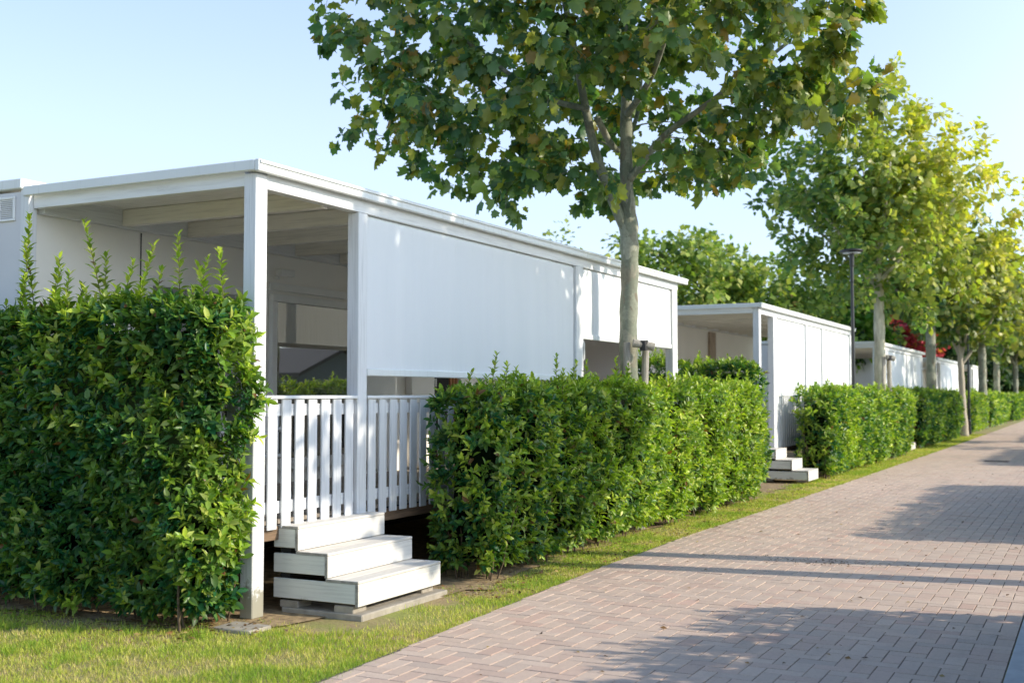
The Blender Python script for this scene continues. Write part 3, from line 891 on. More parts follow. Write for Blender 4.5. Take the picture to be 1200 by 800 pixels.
h2 = make_home("second white mobile home, sunlit full-height blinds and small corner railing", 20.38, 29.1,
               [(20.38, 20.51), (21.42, 21.66), (24.14, 24.24), (25.72, 25.84), (28.95, 29.1)],
               [(21.68, 24.12, 1.60), (24.26, 25.70, 1.60), (25.86, 28.93, 1.60)], None, [(21.68, 24.1)], roof_z=3.24, deckz=0.64)
build("brown_panel", B((WX + 0.004, WX + 0.05, 24.9, 25.35, 0.7, 3.0)), M['brownpost'], h2, bevel=0.003)
wq = build("window", B((WX + 0.004, WX + 0.04, 22.3, 24.2, 2.2, 2.28), (WX + 0.004, WX + 0.04, 22.3, 24.2, 1.0, 1.07), (WX + 0.004, WX + 0.04, 22.24, 22.297, 1.0, 2.28), (WX + 0.004, WX + 0.04, 24.203, 24.26, 1.0, 2.28)), M['pvc'], h2, bevel=0.003)
build("pane", B((WX + 0.006, WX + 0.02, 22.3, 24.2, 1.072, 2.198)), M['glass'], wq)
h3 = make_home("third white mobile home, shaded bluish blinds behind the second tree", 32.8, 42.1,
               [(32.8, 32.93), (34.3, 34.42), (38.5, 38.62), (41.98, 42.1)],
               [(34.44, 38.48, 0.95), (38.64, 41.96, 0.95)], None, [], True, roof_z=3.06)
wq = build("window", B((WX + 0.004, WX + 0.06, 33.5, 36.6, 2.46, 2.54), (WX + 0.004, WX + 0.06, 33.5, 36.6, 1.2, 1.28), (WX + 0.004, WX + 0.06, 35.0, 35.1, 1.282, 2.458)), M['pvc'], h3, bevel=0.003)
build("pane", B((WX + 0.006, WX + 0.02, 33.5, 36.6, 1.282, 2.458)), M['glass'], wq)
h4 = make_home("fourth white mobile home in the row, seen between the thin tree trunks", 46.0, 54.4,
               [(46.0, 46.13), (47.3, 47.42), (54.28, 54.4)], [(47.44, 54.26, 0.95)], None, [], True, roof_z=3.0)
h5 = make_home("farthest white mobile home at the end of the row", 59.6, 66.2,
               [(59.6, 59.73), (60.7, 60.82), (66.08, 66.2)], [(60.84, 66.06, 0.95)], None, [], True, roof_z=3.02)

# ------------------------------------------------------------------ steps
def make_steps(label, Y0, Y1, x_front, depth, n=3, rise=0.19, lift=0.055, group='white wooden steps up to the verandas'):
    xb = -5.48
    root = thing("wooden_steps", label, 'steps', ((xb + x_front) / 2, (Y0 + Y1) / 2, 0), group)
    for i in range(n):
        xf = x_front - depth * i
        z0 = lift + rise * i + (0.004 if i else 0); z1 = lift + rise * (i + 1)
        xt = xb if i == n - 1 else xf - depth - 0.02
        xm = xt + (xf - xt) * 0.48
        build("tread", B((xt, xm - 0.003, Y0 - 0.001, Y1 + 0.001, z1 - 0.021, z1 - 0.001), (xm + 0.003, xf + 0.001, Y0 - 0.001, Y1 + 0.001, z1 - 0.021, z1)), M['tread'], root, bevel=0.004)
        build("riser", B((xf - 0.026, xf, Y0, Y1, z0, z1 - 0.023)), M['step'], root, bevel=0.003)
        for (a, b) in ((Y0, Y0 + 0.026), (Y1 - 0.026, Y1)):
            build("side_board", B((xb, xf - 0.029, a, b, z0 + 0.016, z1 - 0.023)), M['step_side'], root, bevel=0.003)
        build("end_grain", B((xf - 0.024, xf - 0.001, Y0 - 0.0035, Y0 - 0.0008, z0, z1 - 0.025)), M['endgrain'], root)
        build("end_grain", B((xb if i == n - 1 else xf - depth - 0.016, xf - 0.002, Y0 - 0.0042, Y0 - 0.0015, z1 - 0.020, z1 - 0.003)), M['endgrain'], root)
    build("bearer", B((xb + 0.04, xb + 0.13, Y0 + 0.03, Y1 - 0.03, lift, lift + rise * n - 0.045)), M['dark'], root, bevel=0.003)
    for x in (xb + 0.05, x_front - 0.22):
        for y in (Y0 + 0.01, Y1 - 0.2):
            build("foot_block", B((x, x + 0.17, y, y + 0.17, 0.03, lift - 0.002)), M['concrete'], root, bevel=0.006)
    return root
make_steps("nearest white painted steps leading up to the slatted gate", 6.85, 8.00, -4.72, 0.268, lift=0.085, rise=0.182)
make_steps("white steps of the second home beside the sunlit hedge", 20.75, 21.55, -4.62, 0.29, lift=0.05, rise=0.185)
make_steps("small white steps of the third home at the dark hedge end", 34.2, 35.1, -4.72, 0.28, lift=0.03, rise=0.18)
tag(build("concrete_slab", B((-5.40, -4.68, 6.84, 8.05, -0.03, 0.034)), M['concrete'], None, (-5.0, 7.4, 0), bevel=0.008), "rough concrete slab under the nearest white steps", 'slab')
tag(build("paving_slab", B((-5.42, -5.10, 6.12, 6.36, -0.03, 0.014)), M['concrete'], None, (-5.26, 6.24, 0), bevel=0.006), "small grey paving slab lying in the grass before the corner post", 'paving slab')
tag(build("drain_grate", B(*[(-2.4 + i * 0.05, -2.37 + i * 0.05, 29.4, 29.8, 0.004, 0.021) for i in range(10)], (-2.43, -1.87, 29.36, 29.395, 0.004, 0.022), (-2.43, -1.87, 29.805, 29.84, 0.004, 0.022)), M['rust'], None, (-2.15, 29.6, 0)), "dark iron drain grate set in the far part of the path", 'drain')

# white plastic chair on the veranda behind the gate
def make_chair(x, y, z):
    root = thing("garden_chair", "white plastic garden chair behind the slats of the near gate", 'chair', (x, y, z))
    build("seat", B((x - 0.22, x + 0.22, y - 0.22, y + 0.22, z + 0.40, z + 0.43)), M['chair'], root, bevel=0.012)
    bm = bmesh.new()
    for k in range(5): box(bm, x - 0.2 + k * 0.085, x - 0.14 + k * 0.085, y + 0.21, y + 0.235, z + 0.432, z + 0.80)
    box(bm, x - 0.22, x + 0.22, y + 0.208, y + 0.24, z + 0.80, z + 0.86)
    build("backrest", bm, M['chair'], root, bevel=0.008)
    for sx in (-1, 1):
        for sy in (-1, 1):
            bm = bmesh.new(); tube(bm, [(x + sx * 0.24, y + sy * 0.24, z), (x + sx * 0.19, y + sy * 0.19, z + 0.40)], [0.018, 0.024])
            build("leg", bm, M['chair'], root)
        bm = bmesh.new(); tube(bm, [(x + sx * 0.23, y - 0.2, z + 0.42), (x + sx * 0.25, y - 0.2, z + 0.6), (x + sx * 0.25, y, z + 0.64), (x + sx * 0.23, y + 0.21, z + 0.65)], [0.02, 0.022, 0.022, 0.02])
        build("armrest", bm, M['chair'], root, smooth=True)
make_chair(-6.45, 7.75, 0.66)

# ------------------------------------------------------------------ trees
def tree(label, base, trunk, limbs, env, n_tips, lpt, leaf, pal, seed, tpl=PLANE, mat='plane', bark='bark', group=None, droop=0.35, reach=0.55, name="plane_tree", twig_r=(0.012, 0.003), lump=0.35, spread=0.16, upw=0.0, shell=2.6, outliers=(), sides=5, under=0.0, skirt=0.0, reject=None, more=None):
    """trunk: [(pt, r)...]; limbs: list of [(pt, r)...]; env: (centre, radii)"""
    r = np.random.default_rng(seed)
    root = thing(name, label, 'tree', base, group)
    bm = bmesh.new()
    def sm(pl, k=4):
        pts = [np.array(p[0], float) for p in pl]; rr = [p[1] for p in pl]
        t = np.arange(len(pts)); tt = np.linspace(0, len(pts) - 1, (len(pts) - 1) * k + 1)
        A = np.array(pts)
        # Catmull-Rom
        out = []
        for u in tt:
            i = min(int(u), len(pts) - 2); f = u - i
            p0, p1, p2, p3 = A[max(i - 1, 0)], A[i], A[i + 1], A[min(i + 2, len(A) - 1)]
            out.append(0.5 * ((2 * p1) + (-p0 + p2) * f + (2 * p0 - 5 * p1 + 4 * p2 - p3) * f * f + (-p0 + 3 * p1 - 3 * p2 + p3) * f ** 3))
        return np.array(out), np.interp(tt, t, rr)
    sk_p, sk_r = [], []
    tp, tr_ = sm(trunk, 6)
    tr_ = tr_ * (1 + 0.07 * np.sin(np.arange(len(tr_)) * 1.9 + seed))
    tube(bm, tp, tr_, 14)
    build("trunk", bm, M[bark], root, smooth=True)
    bm = bmesh.new()
    for lb in limbs:
        p, q = sm(lb, 5)
        tube(bm, p, q, 8)
        sk_p.append(p); sk_r.append(q)
    m = len(tp)
    sk_p.append(tp[int(m * 0.7):]); sk_r.append(tr_[int(m * 0.7):])
    lo = build("limbs", bm, M[bark], root, smooth=True)
    S = np.concatenate(sk_p); SR = np.concatenate(sk_r)
    c = np.array(env[0]); R = np.array(env[1])
    d = unit(r.normal(0, 1, (n_tips, 3)))
    bumps = unit(r.normal(0, 1, (14, 3))); bw = r.uniform(-1, 1, 14)
    lobe = np.sum(np.exp(6 * (d @ bumps.T - 1)) * bw[None, :], axis=1)
    rad = r.random(n_tips) ** (1 / shell) * (1 + lump * lobe)
    if under:                         # thin out the underside
        keep = (d[:, 2] > -0.55) | (r.random(n_tips) > under)
        d, rad = d[keep], rad[keep]
    sk = 1 + skirt * np.clip(-d[:, 2:3], 0, 1)
    T = c + d * rad[:, None] * R * np.concatenate([sk, sk, np.ones_like(sk)], 1)
    if reject is not None: T = T[~reject(T)]
    if more is not None: T = np.concatenate([T, more])
    sparse = np.zeros(len(T), bool)
    if len(outliers):
        T = np.concatenate([T, np.array(outliers, float)]); sparse = np.concatenate([sparse, np.ones(len(outliers), bool)])
    o = np.argsort(np.linalg.norm(T - S.mean(0), axis=1))
    T = T[o]; sparse = sparse[o]
    pool_p = [S]; 
    PP = S.copy(); PR = SR.copy()
    segs = []
    LP, LD, LN, LL = [], [], [], []
    tipdist = []
    for t, lone in zip(T, sparse):
        dv = PP - t
        dd = np.einsum('ij,ij->i', dv, dv) + np.where(PP[:, 2] > t[2] + 0.15, 0.5, 0)
        j = int(np.argmin(dd)); a = PP[j]
        ln = math.sqrt(dd[j])
        ts = np.linspace(0, 1, 6)
        mid = (a + t) / 2 + r.normal(0, 0.07 * ln, 3) + np.array([0, 0, 0.10 * ln])
        pts = ((1 - ts) ** 2)[:, None] * a + (2 * ts * (1 - ts))[:, None] * mid + (ts ** 2)[:, None] * t
        r0 = min(max(0.006 + 0.009 * ln, twig_r[0]), PR[j] * 0.8)
        segs.append((pts, r0 + (twig_r[1] - r0) * ts))
        PP = np.concatenate([PP, pts[2:5]]); PR = np.concatenate([PR, (r0 + (twig_r[1] - r0) * ts)[2:5]])
        n = max(3, int(lpt * r.uniform(0.6, 1.4) * (0.6 if lone else 1.0)))
        f = 1 - r.random(n) ** 1.4 * min(1.0, reach / max(ln, 0.2))
        f = np.clip(f, 0.05, 1.0)
        pp = ((1 - f) ** 2)[:, None] * a + (2 * f * (1 - f))[:, None] * mid + (f ** 2)[:, None] * t
        axis = unit((t - mid)[None, :])[0]
        off = unit(r.normal(0, 1, (n, 3)))
        LP.append(pp + off * (spread * r.random((n, 1)) ** 0.6))
        dr = off * 0.8 + axis * 0.5 + np.array([0, 0, -droop]) + r.normal(0, 0.2, (n, 3))
        LD.append(dr)
        LN.append(np.array([0.25, 0.05, 1.0]) * 0.7 + (t - c) / R * 0.45 + r.normal(0, 0.5, (n, 3)))
        LL.append(leaf * r.uniform(0.45, 1.25, n))
    LP = np.concatenate(LP); LD = np.concatenate(LD); LN = unit(np.concatenate(LN)); LL = np.concatenate(LL)
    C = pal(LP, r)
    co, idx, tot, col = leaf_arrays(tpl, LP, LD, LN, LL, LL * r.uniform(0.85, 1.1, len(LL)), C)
    sc_, si_, st_ = tubes_np(segs, sides)
    co, idx, tot, col, mi = merge([(co, idx, tot, col, 0), (sc_, si_, st_, np.full((len(sc_), 3), 0.1), 1)])
    finish("crown", np_mesh("crown", co, idx, tot, col, mi), [M[mat], M[bark]], root)
    return root

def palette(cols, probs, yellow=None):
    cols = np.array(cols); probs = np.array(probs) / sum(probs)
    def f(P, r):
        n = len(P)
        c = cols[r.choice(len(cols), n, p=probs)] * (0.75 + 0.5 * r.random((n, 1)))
        if yellow is not None:  # turned leaves plus sunlight on the crown, both put into the leaf colour
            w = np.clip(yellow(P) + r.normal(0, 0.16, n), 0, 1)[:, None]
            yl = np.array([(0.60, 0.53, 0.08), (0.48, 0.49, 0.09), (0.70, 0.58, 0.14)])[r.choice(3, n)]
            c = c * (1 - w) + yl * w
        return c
    return f

G_T = 'plane trees planted in the hedge row'
# first tree
bx, by = -5.0, 12.95
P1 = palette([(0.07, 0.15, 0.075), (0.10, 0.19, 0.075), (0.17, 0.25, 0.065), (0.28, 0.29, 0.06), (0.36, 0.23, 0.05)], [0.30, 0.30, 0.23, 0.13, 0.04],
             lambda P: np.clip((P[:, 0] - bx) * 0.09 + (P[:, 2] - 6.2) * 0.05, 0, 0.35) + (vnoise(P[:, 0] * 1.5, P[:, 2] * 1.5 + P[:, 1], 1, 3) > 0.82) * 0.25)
def off1(u, v, w): return (bx + u, by + v, w)
# image-right is (+.89,+.454) in plan, towards the camera is (.454,-.89)
def T1(r_, t_, z): return (bx + 0.89 * r_ + 0.454 * t_, by + 0.454 * r_ - 0.89 * t_, z)
def rej1(T):
    q = T - np.array((bx, by, 0))
    rr_ = q[:, 0] * 0.89 + q[:, 1] * 0.454; tt_ = q[:, 0] * 0.454 - q[:, 1] * 0.89
    return (rr_ > -0.75) & (rr_ < 0.75) & (tt_ > -0.15) & (q[:, 2] < 5.0)
_r = np.random.default_rng(77)
skirt1 = []
for _k in range(48):
    q_ = _r.uniform(-2.9, -0.9); skirt1.append(T1(q_, _r.uniform(-1.3, 1.5), 4.15 + max(0, -q_ - 1.7) * 0.55 + _r.uniform(0, 1.0)))
for _k in range(28):
    q_ = _r.uniform(0.9, 2.5); skirt1.append(T1(q_, _r.uniform(-0.8, 1.5), 4.45 + max(0, q_ - 1.4) * 0.5 + _r.uniform(0, 0.9)))
skirt1 = np.array(skirt1)
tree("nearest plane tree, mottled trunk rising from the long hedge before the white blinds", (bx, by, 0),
     [((bx, by, -0.05), 0.15), ((bx + .01, by, 0.6), 0.125), ((bx, by, 1.4), 0.112), (T1(-0.02, 0, 2.3), 0.110), (T1(0.0, 0, 3.1), 0.106), (T1(-0.01, 0, 3.62), 0.116), (T1(-0.03, -0.05, 4.2), 0.078), (T1(-0.02, -0.1, 5.2), 0.07), (T1(0.02, -0.1, 6.4), 0.045), (T1(0.0, 0, 7.6), 0.02)],
     [[(T1(0.02, 0, 3.45), 0.07), (T1(-0.17, 0.06, 3.85), 0.064), (T1(-0.42, 0.15, 4.5), 0.056), (T1(-0.58, 0.25, 5.2), 0.045), (T1(-0.8, 0.5, 6.2), 0.035), (T1(-1.1, 0.7, 7.3), 0.015)],
      [(T1(0.0, 0, 4.2), 0.05), (T1(0.4, 0.1, 4.7), 0.042), (T1(0.9, 0.3, 5.05), 0.034), (T1(1.8, 0.6, 5.7), 0.02)],
      [(T1(-0.40, 0.2, 4.9), 0.045), (T1(-0.1, -0.4, 4.65), 0.04), (T1(0.2, -1.0, 5.2), 0.03), (T1(0.4, -2.0, 6.2), 0.015)],
      [(T1(-0.5, 0.25, 5.0), 0.04), (T1(-1.1, 0.2, 5.2), 0.032), (T1(-2.0, 0.4, 5.8), 0.018)],
      [(T1(-0.02, 0, 5.0), 0.045), (T1(0.2, 0.8, 5.3), 0.035), (T1(0.4, 1.8, 6.0), 0.018)],
      [(T1(-0.02, 0, 5.4), 0.04), (T1(-0.7, -0.8, 6.0), 0.03), (T1(-1.4, -1.6, 6.6), 0.015)],
      [(T1(0.0, 0, 5.8), 0.04), (T1(0.8, 0.2, 6.6), 0.03), (T1(1.7, 0.2, 7.4), 0.015)]],
     ((bx - 0.02, by, 6.35), (3.15, 3.0, 2.6)), 560, 19, 0.165, P1, 101, group=G_T, lump=0.26, spread=0.17, under=0.0, skirt=0.35, droop=0.6, reject=rej1, more=skirt1,
     outliers=[T1(-3.3, 0.3, 5.4), T1(-3.4, 0.2, 5.9), T1(-3.0, 0.4, 5.1), T1(-1.7, 0.4, 3.9), T1(-1.5, 0.6, 3.75), T1(-2.0, 0.3, 4.3), T1(-1.2, 0.5, 4.0), T1(1.3, 0.4, 4.2), T1(1.35, 0.3, 4.5), T1(1.0, 0.6, 4.0), T1(-0.4, 0.6, 4.05), T1(-0.3, 0.9, 3.9), T1(0.3, 0.7, 4.1), T1(0.1, 0.9, 4.3), T1(0.6, 0.5, 4.2)])

def plane_simple(label, bx, by, fork, H, R, n, lpt, leaf, pal, seed, r0=0.15, tpl=LOBED, group=G_T, mat='plane', bark='bark', zc=None, rz=None, lean=(0, 0), name="plane_tree", spread=0.2, lump=0.3, outl=(), nl=6, upw=0.5, shell=2.6, coff=(0, 0), stem2=None):
    r = np.random.default_rng(seed)
    zc = zc or (fork + H) / 2 + 0.2
    rz = rz or (H - fork) / 2 + 0.25
    trunk = [((bx, by, -0.05), r0 * 1.2), ((bx + lean[0] * 0.4, by + lean[1] * 0.4, fork * 0.5), r0 * 0.95), ((bx + lean[0], by + lean[1], fork), r0 * 0.9),
             ((bx + lean[0] * 1.1, by, fork + (H - fork) * 0.35), r0 * 0.5), ((bx + lean[0], by, fork + (H - fork) * 0.8), r0 * 0.15)]
    limbs = []
    if stem2: limbs.append([((bx + stem2[0], by + stem2[1], -0.05), r0), ((bx + stem2[0], by + stem2[1], fork * 0.55), r0 * 0.9), ((bx + stem2[0] * 0.8, by + stem2[1] * 0.9, fork * 1.2), r0 * 0.7), ((bx + stem2[0] * 0.5, by + stem2[1], fork * 1.8), r0 * 0.3)])
    for k in range(nl):
        a = 2 * math.pi * k / nl + r.uniform(-0.3, 0.3)
        zs = fork + (H - fork) * r.uniform(-0.02, 0.25)
        e = R * r.uniform(0.5, 0.75); up = (H - fork) * r.uniform(0.3, 0.55)
        limbs.append([((bx + lean[0], by + lean[1], zs), r0 * 0.45), ((bx + lean[0] + math.cos(a) * e * 0.35, by + math.sin(a) * e * 0.35, zs + up * 0.35), r0 * 0.34), ((bx + math.cos(a) * e, by + math.sin(a) * e, zs + up), r0 * 0.12)])
    return tree(label, (bx, by, 0), trunk, limbs, ((bx + coff[0], by + coff[1], zc), (R, R, rz)), n, lpt, leaf, pal, seed, tpl=tpl, mat=mat, bark=bark, group=group, name=name, spread=spread, lump=lump, outliers=outl, sides=4, reach=0.8, droop=0.25, shell=shell)

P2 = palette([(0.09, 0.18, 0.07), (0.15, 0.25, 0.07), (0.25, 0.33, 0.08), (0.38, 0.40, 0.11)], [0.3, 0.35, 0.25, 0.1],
             lambda P: np.clip((P[:, 0] + 5.4) * 0.22 + (P[:, 2] - 5.9) * 0.10, 0, 0.8))  # sunny-side gradient: painted sunlight as well as yellowing leaves
sp2 = []
r_ = np.random.default_rng(5)
for k in range(46):
    a = r_.uniform(0, 6.28); q = r_.uniform(0, 2.9)
    sp2.append((-4.86 + math.cos(a) * q, 30 + math.sin(a) * q, 9.3 + r_.uniform(-0.9, 1.0) - 0.22 * q * q))
plane_simple("second plane tree, crown turning yellow, with sunlight painted into its sunny side, behind the near lamp post", -4.86, 30.0, 3.9, 9.2, 3.35, 640, 24, 0.17, P2, 202, 0.145, zc=6.6, rz=3.05, bark='bark_lit', spread=0.24, lump=0.34, outl=sp2, shell=1.9)
P3 = palette([(0.06, 0.13, 0.055), (0.095, 0.17, 0.055), (0.15, 0.21, 0.055), (0.26, 0.28, 0.07)], [0.35, 0.35, 0.2, 0.1], lambda P: np.clip((P[:, 0] + 4.9) * 0.2, 0, 0.7))
plane_simple("third plane tree with shaded grey trunk beside the second", -4.85, 40.0, 3.8, 7.6, 2.6, 300, 18, 0.23, P3, 303, 0.17, zc=5.9, rz=2.1)
def slim_tree():
    x, y = -4.52, 47.0
    r0 = 0.12
    trunk = [((x, y, -0.05), 0.17), ((x - .05, y, 1.2), 0.12), ((x - 0.1, y, 2.6), 0.11), ((x - 0.12, y, 3.2), 0.1), ((x - 0.2, y, 4.5), 0.06), ((x - 0.2, y, 6.5), 0.03)]
    limbs = [[((x - 0.1, y, 2.7), 0.07), ((x + 0.45, y + 0.1, 3.5), 0.055), ((x + 1.0, y + 0.2, 4.4), 0.04), ((x + 1.4, y + 0.2, 5.5), 0.02)],
             [((x - 0.1, y, 2.9), 0.07), ((x + 0.1, y, 3.8), 0.05), ((x + 0.3, y, 5.2), 0.03)],
             [((x - 0.12, y, 3.0), 0.06), ((x - 0.6, y, 4.2), 0.04), ((x - 1.2, y, 5.4), 0.02)]]
    tree("slim pale forked tree standing on the verge beside the far lamp post", (x, y, 0), trunk, limbs, ((x, y, 5.7), (2.6, 2.6, 2.3)), 200, 14, 0.28, P3, 404, tpl=LOBED, bark='bark_pale', name="slim_tree", group=G_T, spread=0.26, sides=4, reach=0.8)
M['bark_pale'] = simple("pale_smooth_bark", (0.50, 0.44, 0.35), 0.8, 0, 0.2, 6, 0.3, (4, 4, 0.8))
slim_tree()
plane_simple("fifth tree of the row, forked dark trunk beyond the slim pale tree", -4.8, 58.5, 3.3, 8.2, 3.2, 200, 13, 0.34, P3, 505, 0.2)
plane_simple("sixth tree of the row, thin trunk near the far hedges", -4.75, 66.5, 3.4, 8.4, 3.2, 170, 12, 0.38, P3, 606, 0.17)
plane_simple("last tree of the row, beyond all the white homes", -4.6, 80.0, 3.2, 8.6, 3.4, 150, 12, 0.45, P3, 607, 0.17)

# trees behind the homes
G_B = 'trees growing behind the mobile homes'
def bgtree(label, x, y, H, R, zc, rz, pal, seed, n=220, lpt=16, leaf=0.3, name="leafy_tree", lump=0.4, rf=0.15):
    plane_simple(label, x, y, max(1.5, zc - rz * 0.9), H, R, n, lpt, leaf, pal, seed, rf, tpl=DIAMOND, group=G_B, mat='far_leaf', bark='bark_brown', zc=zc, rz=rz, name=name, spread=0.34, lump=lump)
PG = palette([(0.13, 0.21, 0.06), (0.21, 0.30, 0.07), (0.30, 0.37, 0.08), (0.42, 0.44, 0.12)], [0.25, 0.35, 0.25, 0.15])
PD = palette([(0.022, 0.055, 0.022), (0.034, 0.075, 0.026), (0.055, 0.10, 0.03), (0.10, 0.13, 0.04)], [0.35, 0.35, 0.2, 0.1])
PB = palette([(0.11, 0.24, 0.03), (0.17, 0.32, 0.035), (0.26, 0.38, 0.05)], [0.4, 0.4, 0.2])
PO = palette([(0.10, 0.10, 0.03), (0.20, 0.14, 0.03), (0.28, 0.16, 0.035), (0.09, 0.12, 0.03)], [0.3, 0.3, 0.2, 0.2])
PR = palette([(0.36, 0.04, 0.07), (0.46, 0.06, 0.10), (0.20, 0.05, 0.04), (0.42, 0.20, 0.05)], [0.4, 0.3, 0.2, 0.1])
bgtree("broad yellow-green tree behind the roof of the nearest home, beside the first trunk", -12.9, 36.5, 7.4, 3.1, 5.0, 2.4, PG, 701, 480, 20, 0.22)
bgtree("loose yellow-green tree rising over the second home's roof", -10.6, 38.5, 6.3, 2.5, 4.3, 2.1, PG, 702, 380, 19, 0.22)
bgtree("small upright bush tips showing above the near roof left of the trunk", -12.5, 27.4, 6.1, 0.55, 4.4, 1.75, PG, 703, 46, 14, 0.16, lump=0.2)
bgtree("dark green tree behind the second home's roof, left of the lamp", -10.5, 47, 6.3, 2.9, 4.0, 2.6, PD, 704, 300, 16, 0.28)
bgtree("small orange-tinged tree above the second home's roof", -10.0, 43, 5.2, 1.1, 4.3, 1.1, PO, 705, 110, 15, 0.22)
bgtree("bright green tree between the second and third homes, behind the lamp post", -8.9, 46.5, 5.5, 1.9, 4.0, 1.9, PB, 706, 200, 16, 0.26)
bgtree("crimson leaved tree above the third home's roof", -9.0, 62, 6.3, 2.4, 4.7, 2.1, PR, 707, 220, 16, 0.3)
bgtree("tall dark tree far behind the red tree", -10.5, 76, 10.0, 4.6, 5.6, 4.6, PD, 708, 330, 16, 0.42)
bgtree("dark green tree far behind the fourth home", -9.5, 88, 11.0, 5.0, 5.8, 5.2, PD, 709, 330, 16, 0.48)
bgtree("olive tree far behind the fifth home", -7.2, 98, 10.5, 4.2, 5.6, 4.9, PG, 710, 280, 16, 0.48)
bgtree("dark tree closing the far end of the path", -3.2, 108, 9.5, 4.6, 4.9, 4.7, PD, 711, 330, 16, 0.5)
bgtree("bushy dark green tree at the far end, right of the last home", -5.5, 96, 6.5, 3.0, 3.3, 3.2, PD, 712, 240, 16, 0.42)
bgtree("green tree behind the bright green one, left of the red tree", -12.0, 58, 7.4, 3.2, 4.6, 2.8, PG, 713, 260, 16, 0.32)
bgtree("shaded tree far beyond the yellow-topped plane tree", -13.5, 78, 8.8, 4.4, 5.2, 3.8, PD, 714, 260, 16, 0.42)
# trees across the path (outside the frame), shading the blinds and path
plane_simple("plane tree across the path, outside the picture", 2.75, 12.25, 3.7, 8.6, 2.5, 420, 24, 0.23, P3, 801, 0.18, zc=6.3, rz=2.4, coff=(0.3, -0.75), stem2=(0.0, -0.93), group='plane trees across the path')
plane_simple("plane tree across the path, outside the picture", 3.2, 43.5, 3.6, 8.8, 2.9, 160, 14, 0.3, P3, 805, 0.15, zc=6.2, rz=2.6, group='plane trees across the path')
plane_simple("plane tree across the path, outside the picture", 3.2, 38.5, 3.6, 8.8, 2.9, 180, 14, 0.26, P3, 802, 0.15, group='plane trees across the path')
plane_simple("plane tree across the path, outside the picture", 3.0, 51.0, 3.6, 8.4, 2.6, 100, 14, 0.28, P3, 803, 0.15, group='plane trees across the path')

# stakes that hold the first and second trees
def tree_support(label, x, y, top, parts, s=1.0):
    root = thing("tree_support", label, 'tree stakes', (x, y, 0), 'timber stakes tied to the plane trees')
    for (dx0, dx1, dt) in parts:
        bm = bmesh.new()
        a = (x + 0.89 * dx0 + 0.454 * dt, y + 0.454 * dx0 - 0.89 * dt, -0.05)
        b = (x + 0.89 * dx1 + 0.454 * dt, y + 0.454 * dx1 - 0.89 * dt, top)
        tube(bm, [a, ((a[0] + b[0]) / 2, (a[1] + b[1]) / 2, (a[2] + b[2]) / 2), b], [0.048 * s, 0.045 * s, 0.043 * s], 10)
        build("stake", bm, M['stake'], root, bevel=0.004)
    bm = bmesh.new()
    xa, xb = min(p[1] for p in parts) + 0.06, max(p[1] for p in parts) + 0.08
    dt = parts[0][2] + 0.07
    f = lambda q, z: (x + 0.89 * q + 0.454 * dt, y + 0.454 * q - 0.89 * dt, z)
    tube(bm, [f(xa, top - 0.01), f((xa + xb) / 2, top - 0.03), f(xb, top - 0.06)], [0.052 * s, 0.05 * s, 0.05 * s], 10)
    build("crossbar", bm, M['stake'], root, bevel=0.006)
    bm = bmesh.new()
    tube(bm, [f(xb - 0.13, top + 0.02), f(xb - 0.12, top - 0.10)], [0.056 * s, 0.056 * s], 10)
    build("strap", bm, M['strap'], root)
    return root
tree_support("pair of grey timber stakes with crossbar at the nearest tree's trunk", bx, by, 2.22, [(-0.08, -0.05, 0.14), (0.12, 0.19, 0.0)])
tree_support("timber stakes with crossbar at the second tree's trunk behind the sunlit hedge", -4.86, 30.0, 2.55, [(-0.02, 0.05, 0.10), (0.30, 0.24, -0.05)], 1.3)

# ------------------------------------------------------------------ lamp posts
def lamp_post(label, x, y, h, group='dark lamp posts along the path'):
    root = thing("lamp_post", label, 'lamp post', (x, y, 0), group)
    bm = bmesh.new()
    lathe(bm, x, y, [(0.065, -0.02), (0.065, 0.55), (0.05, 0.6), (0.04, h * 0.55), (0.035, h - 0.75), (0.04, h - 0.72), (0.038, h - 0.40), (0.046, h - 0.36), (0.06, h - 0.09)], 14)
    build("pole", bm, M['black'], root, smooth=False)
    bm = bmesh.new()
    lathe(bm, x, y, [(0.10, h - 0.085), (0.23, h - 0.070), (0.262, h - 0.045), (0.25, h - 0.02), (0.14, h + 0.005), (0.03, h + 0.012)], 28)
    build("lamp_head", bm, M['black'], root)
    bm = bmesh.new()
    lathe(bm, x, y, [(0.10, h - 0.10), (0.20, h - 0.096), (0.20, h - 0.088), (0.10, h - 0.088)], 24)
    build("diffuser", bm, M['alu'], root)
    return root
l1 = lamp_post("tall dark lamp post with flat round head before the second tree", -4.78, 26.0, 4.82)
lamp_post("far thin dark lamp post beside the slim pale tree", -4.50, 48.6, 4.75)

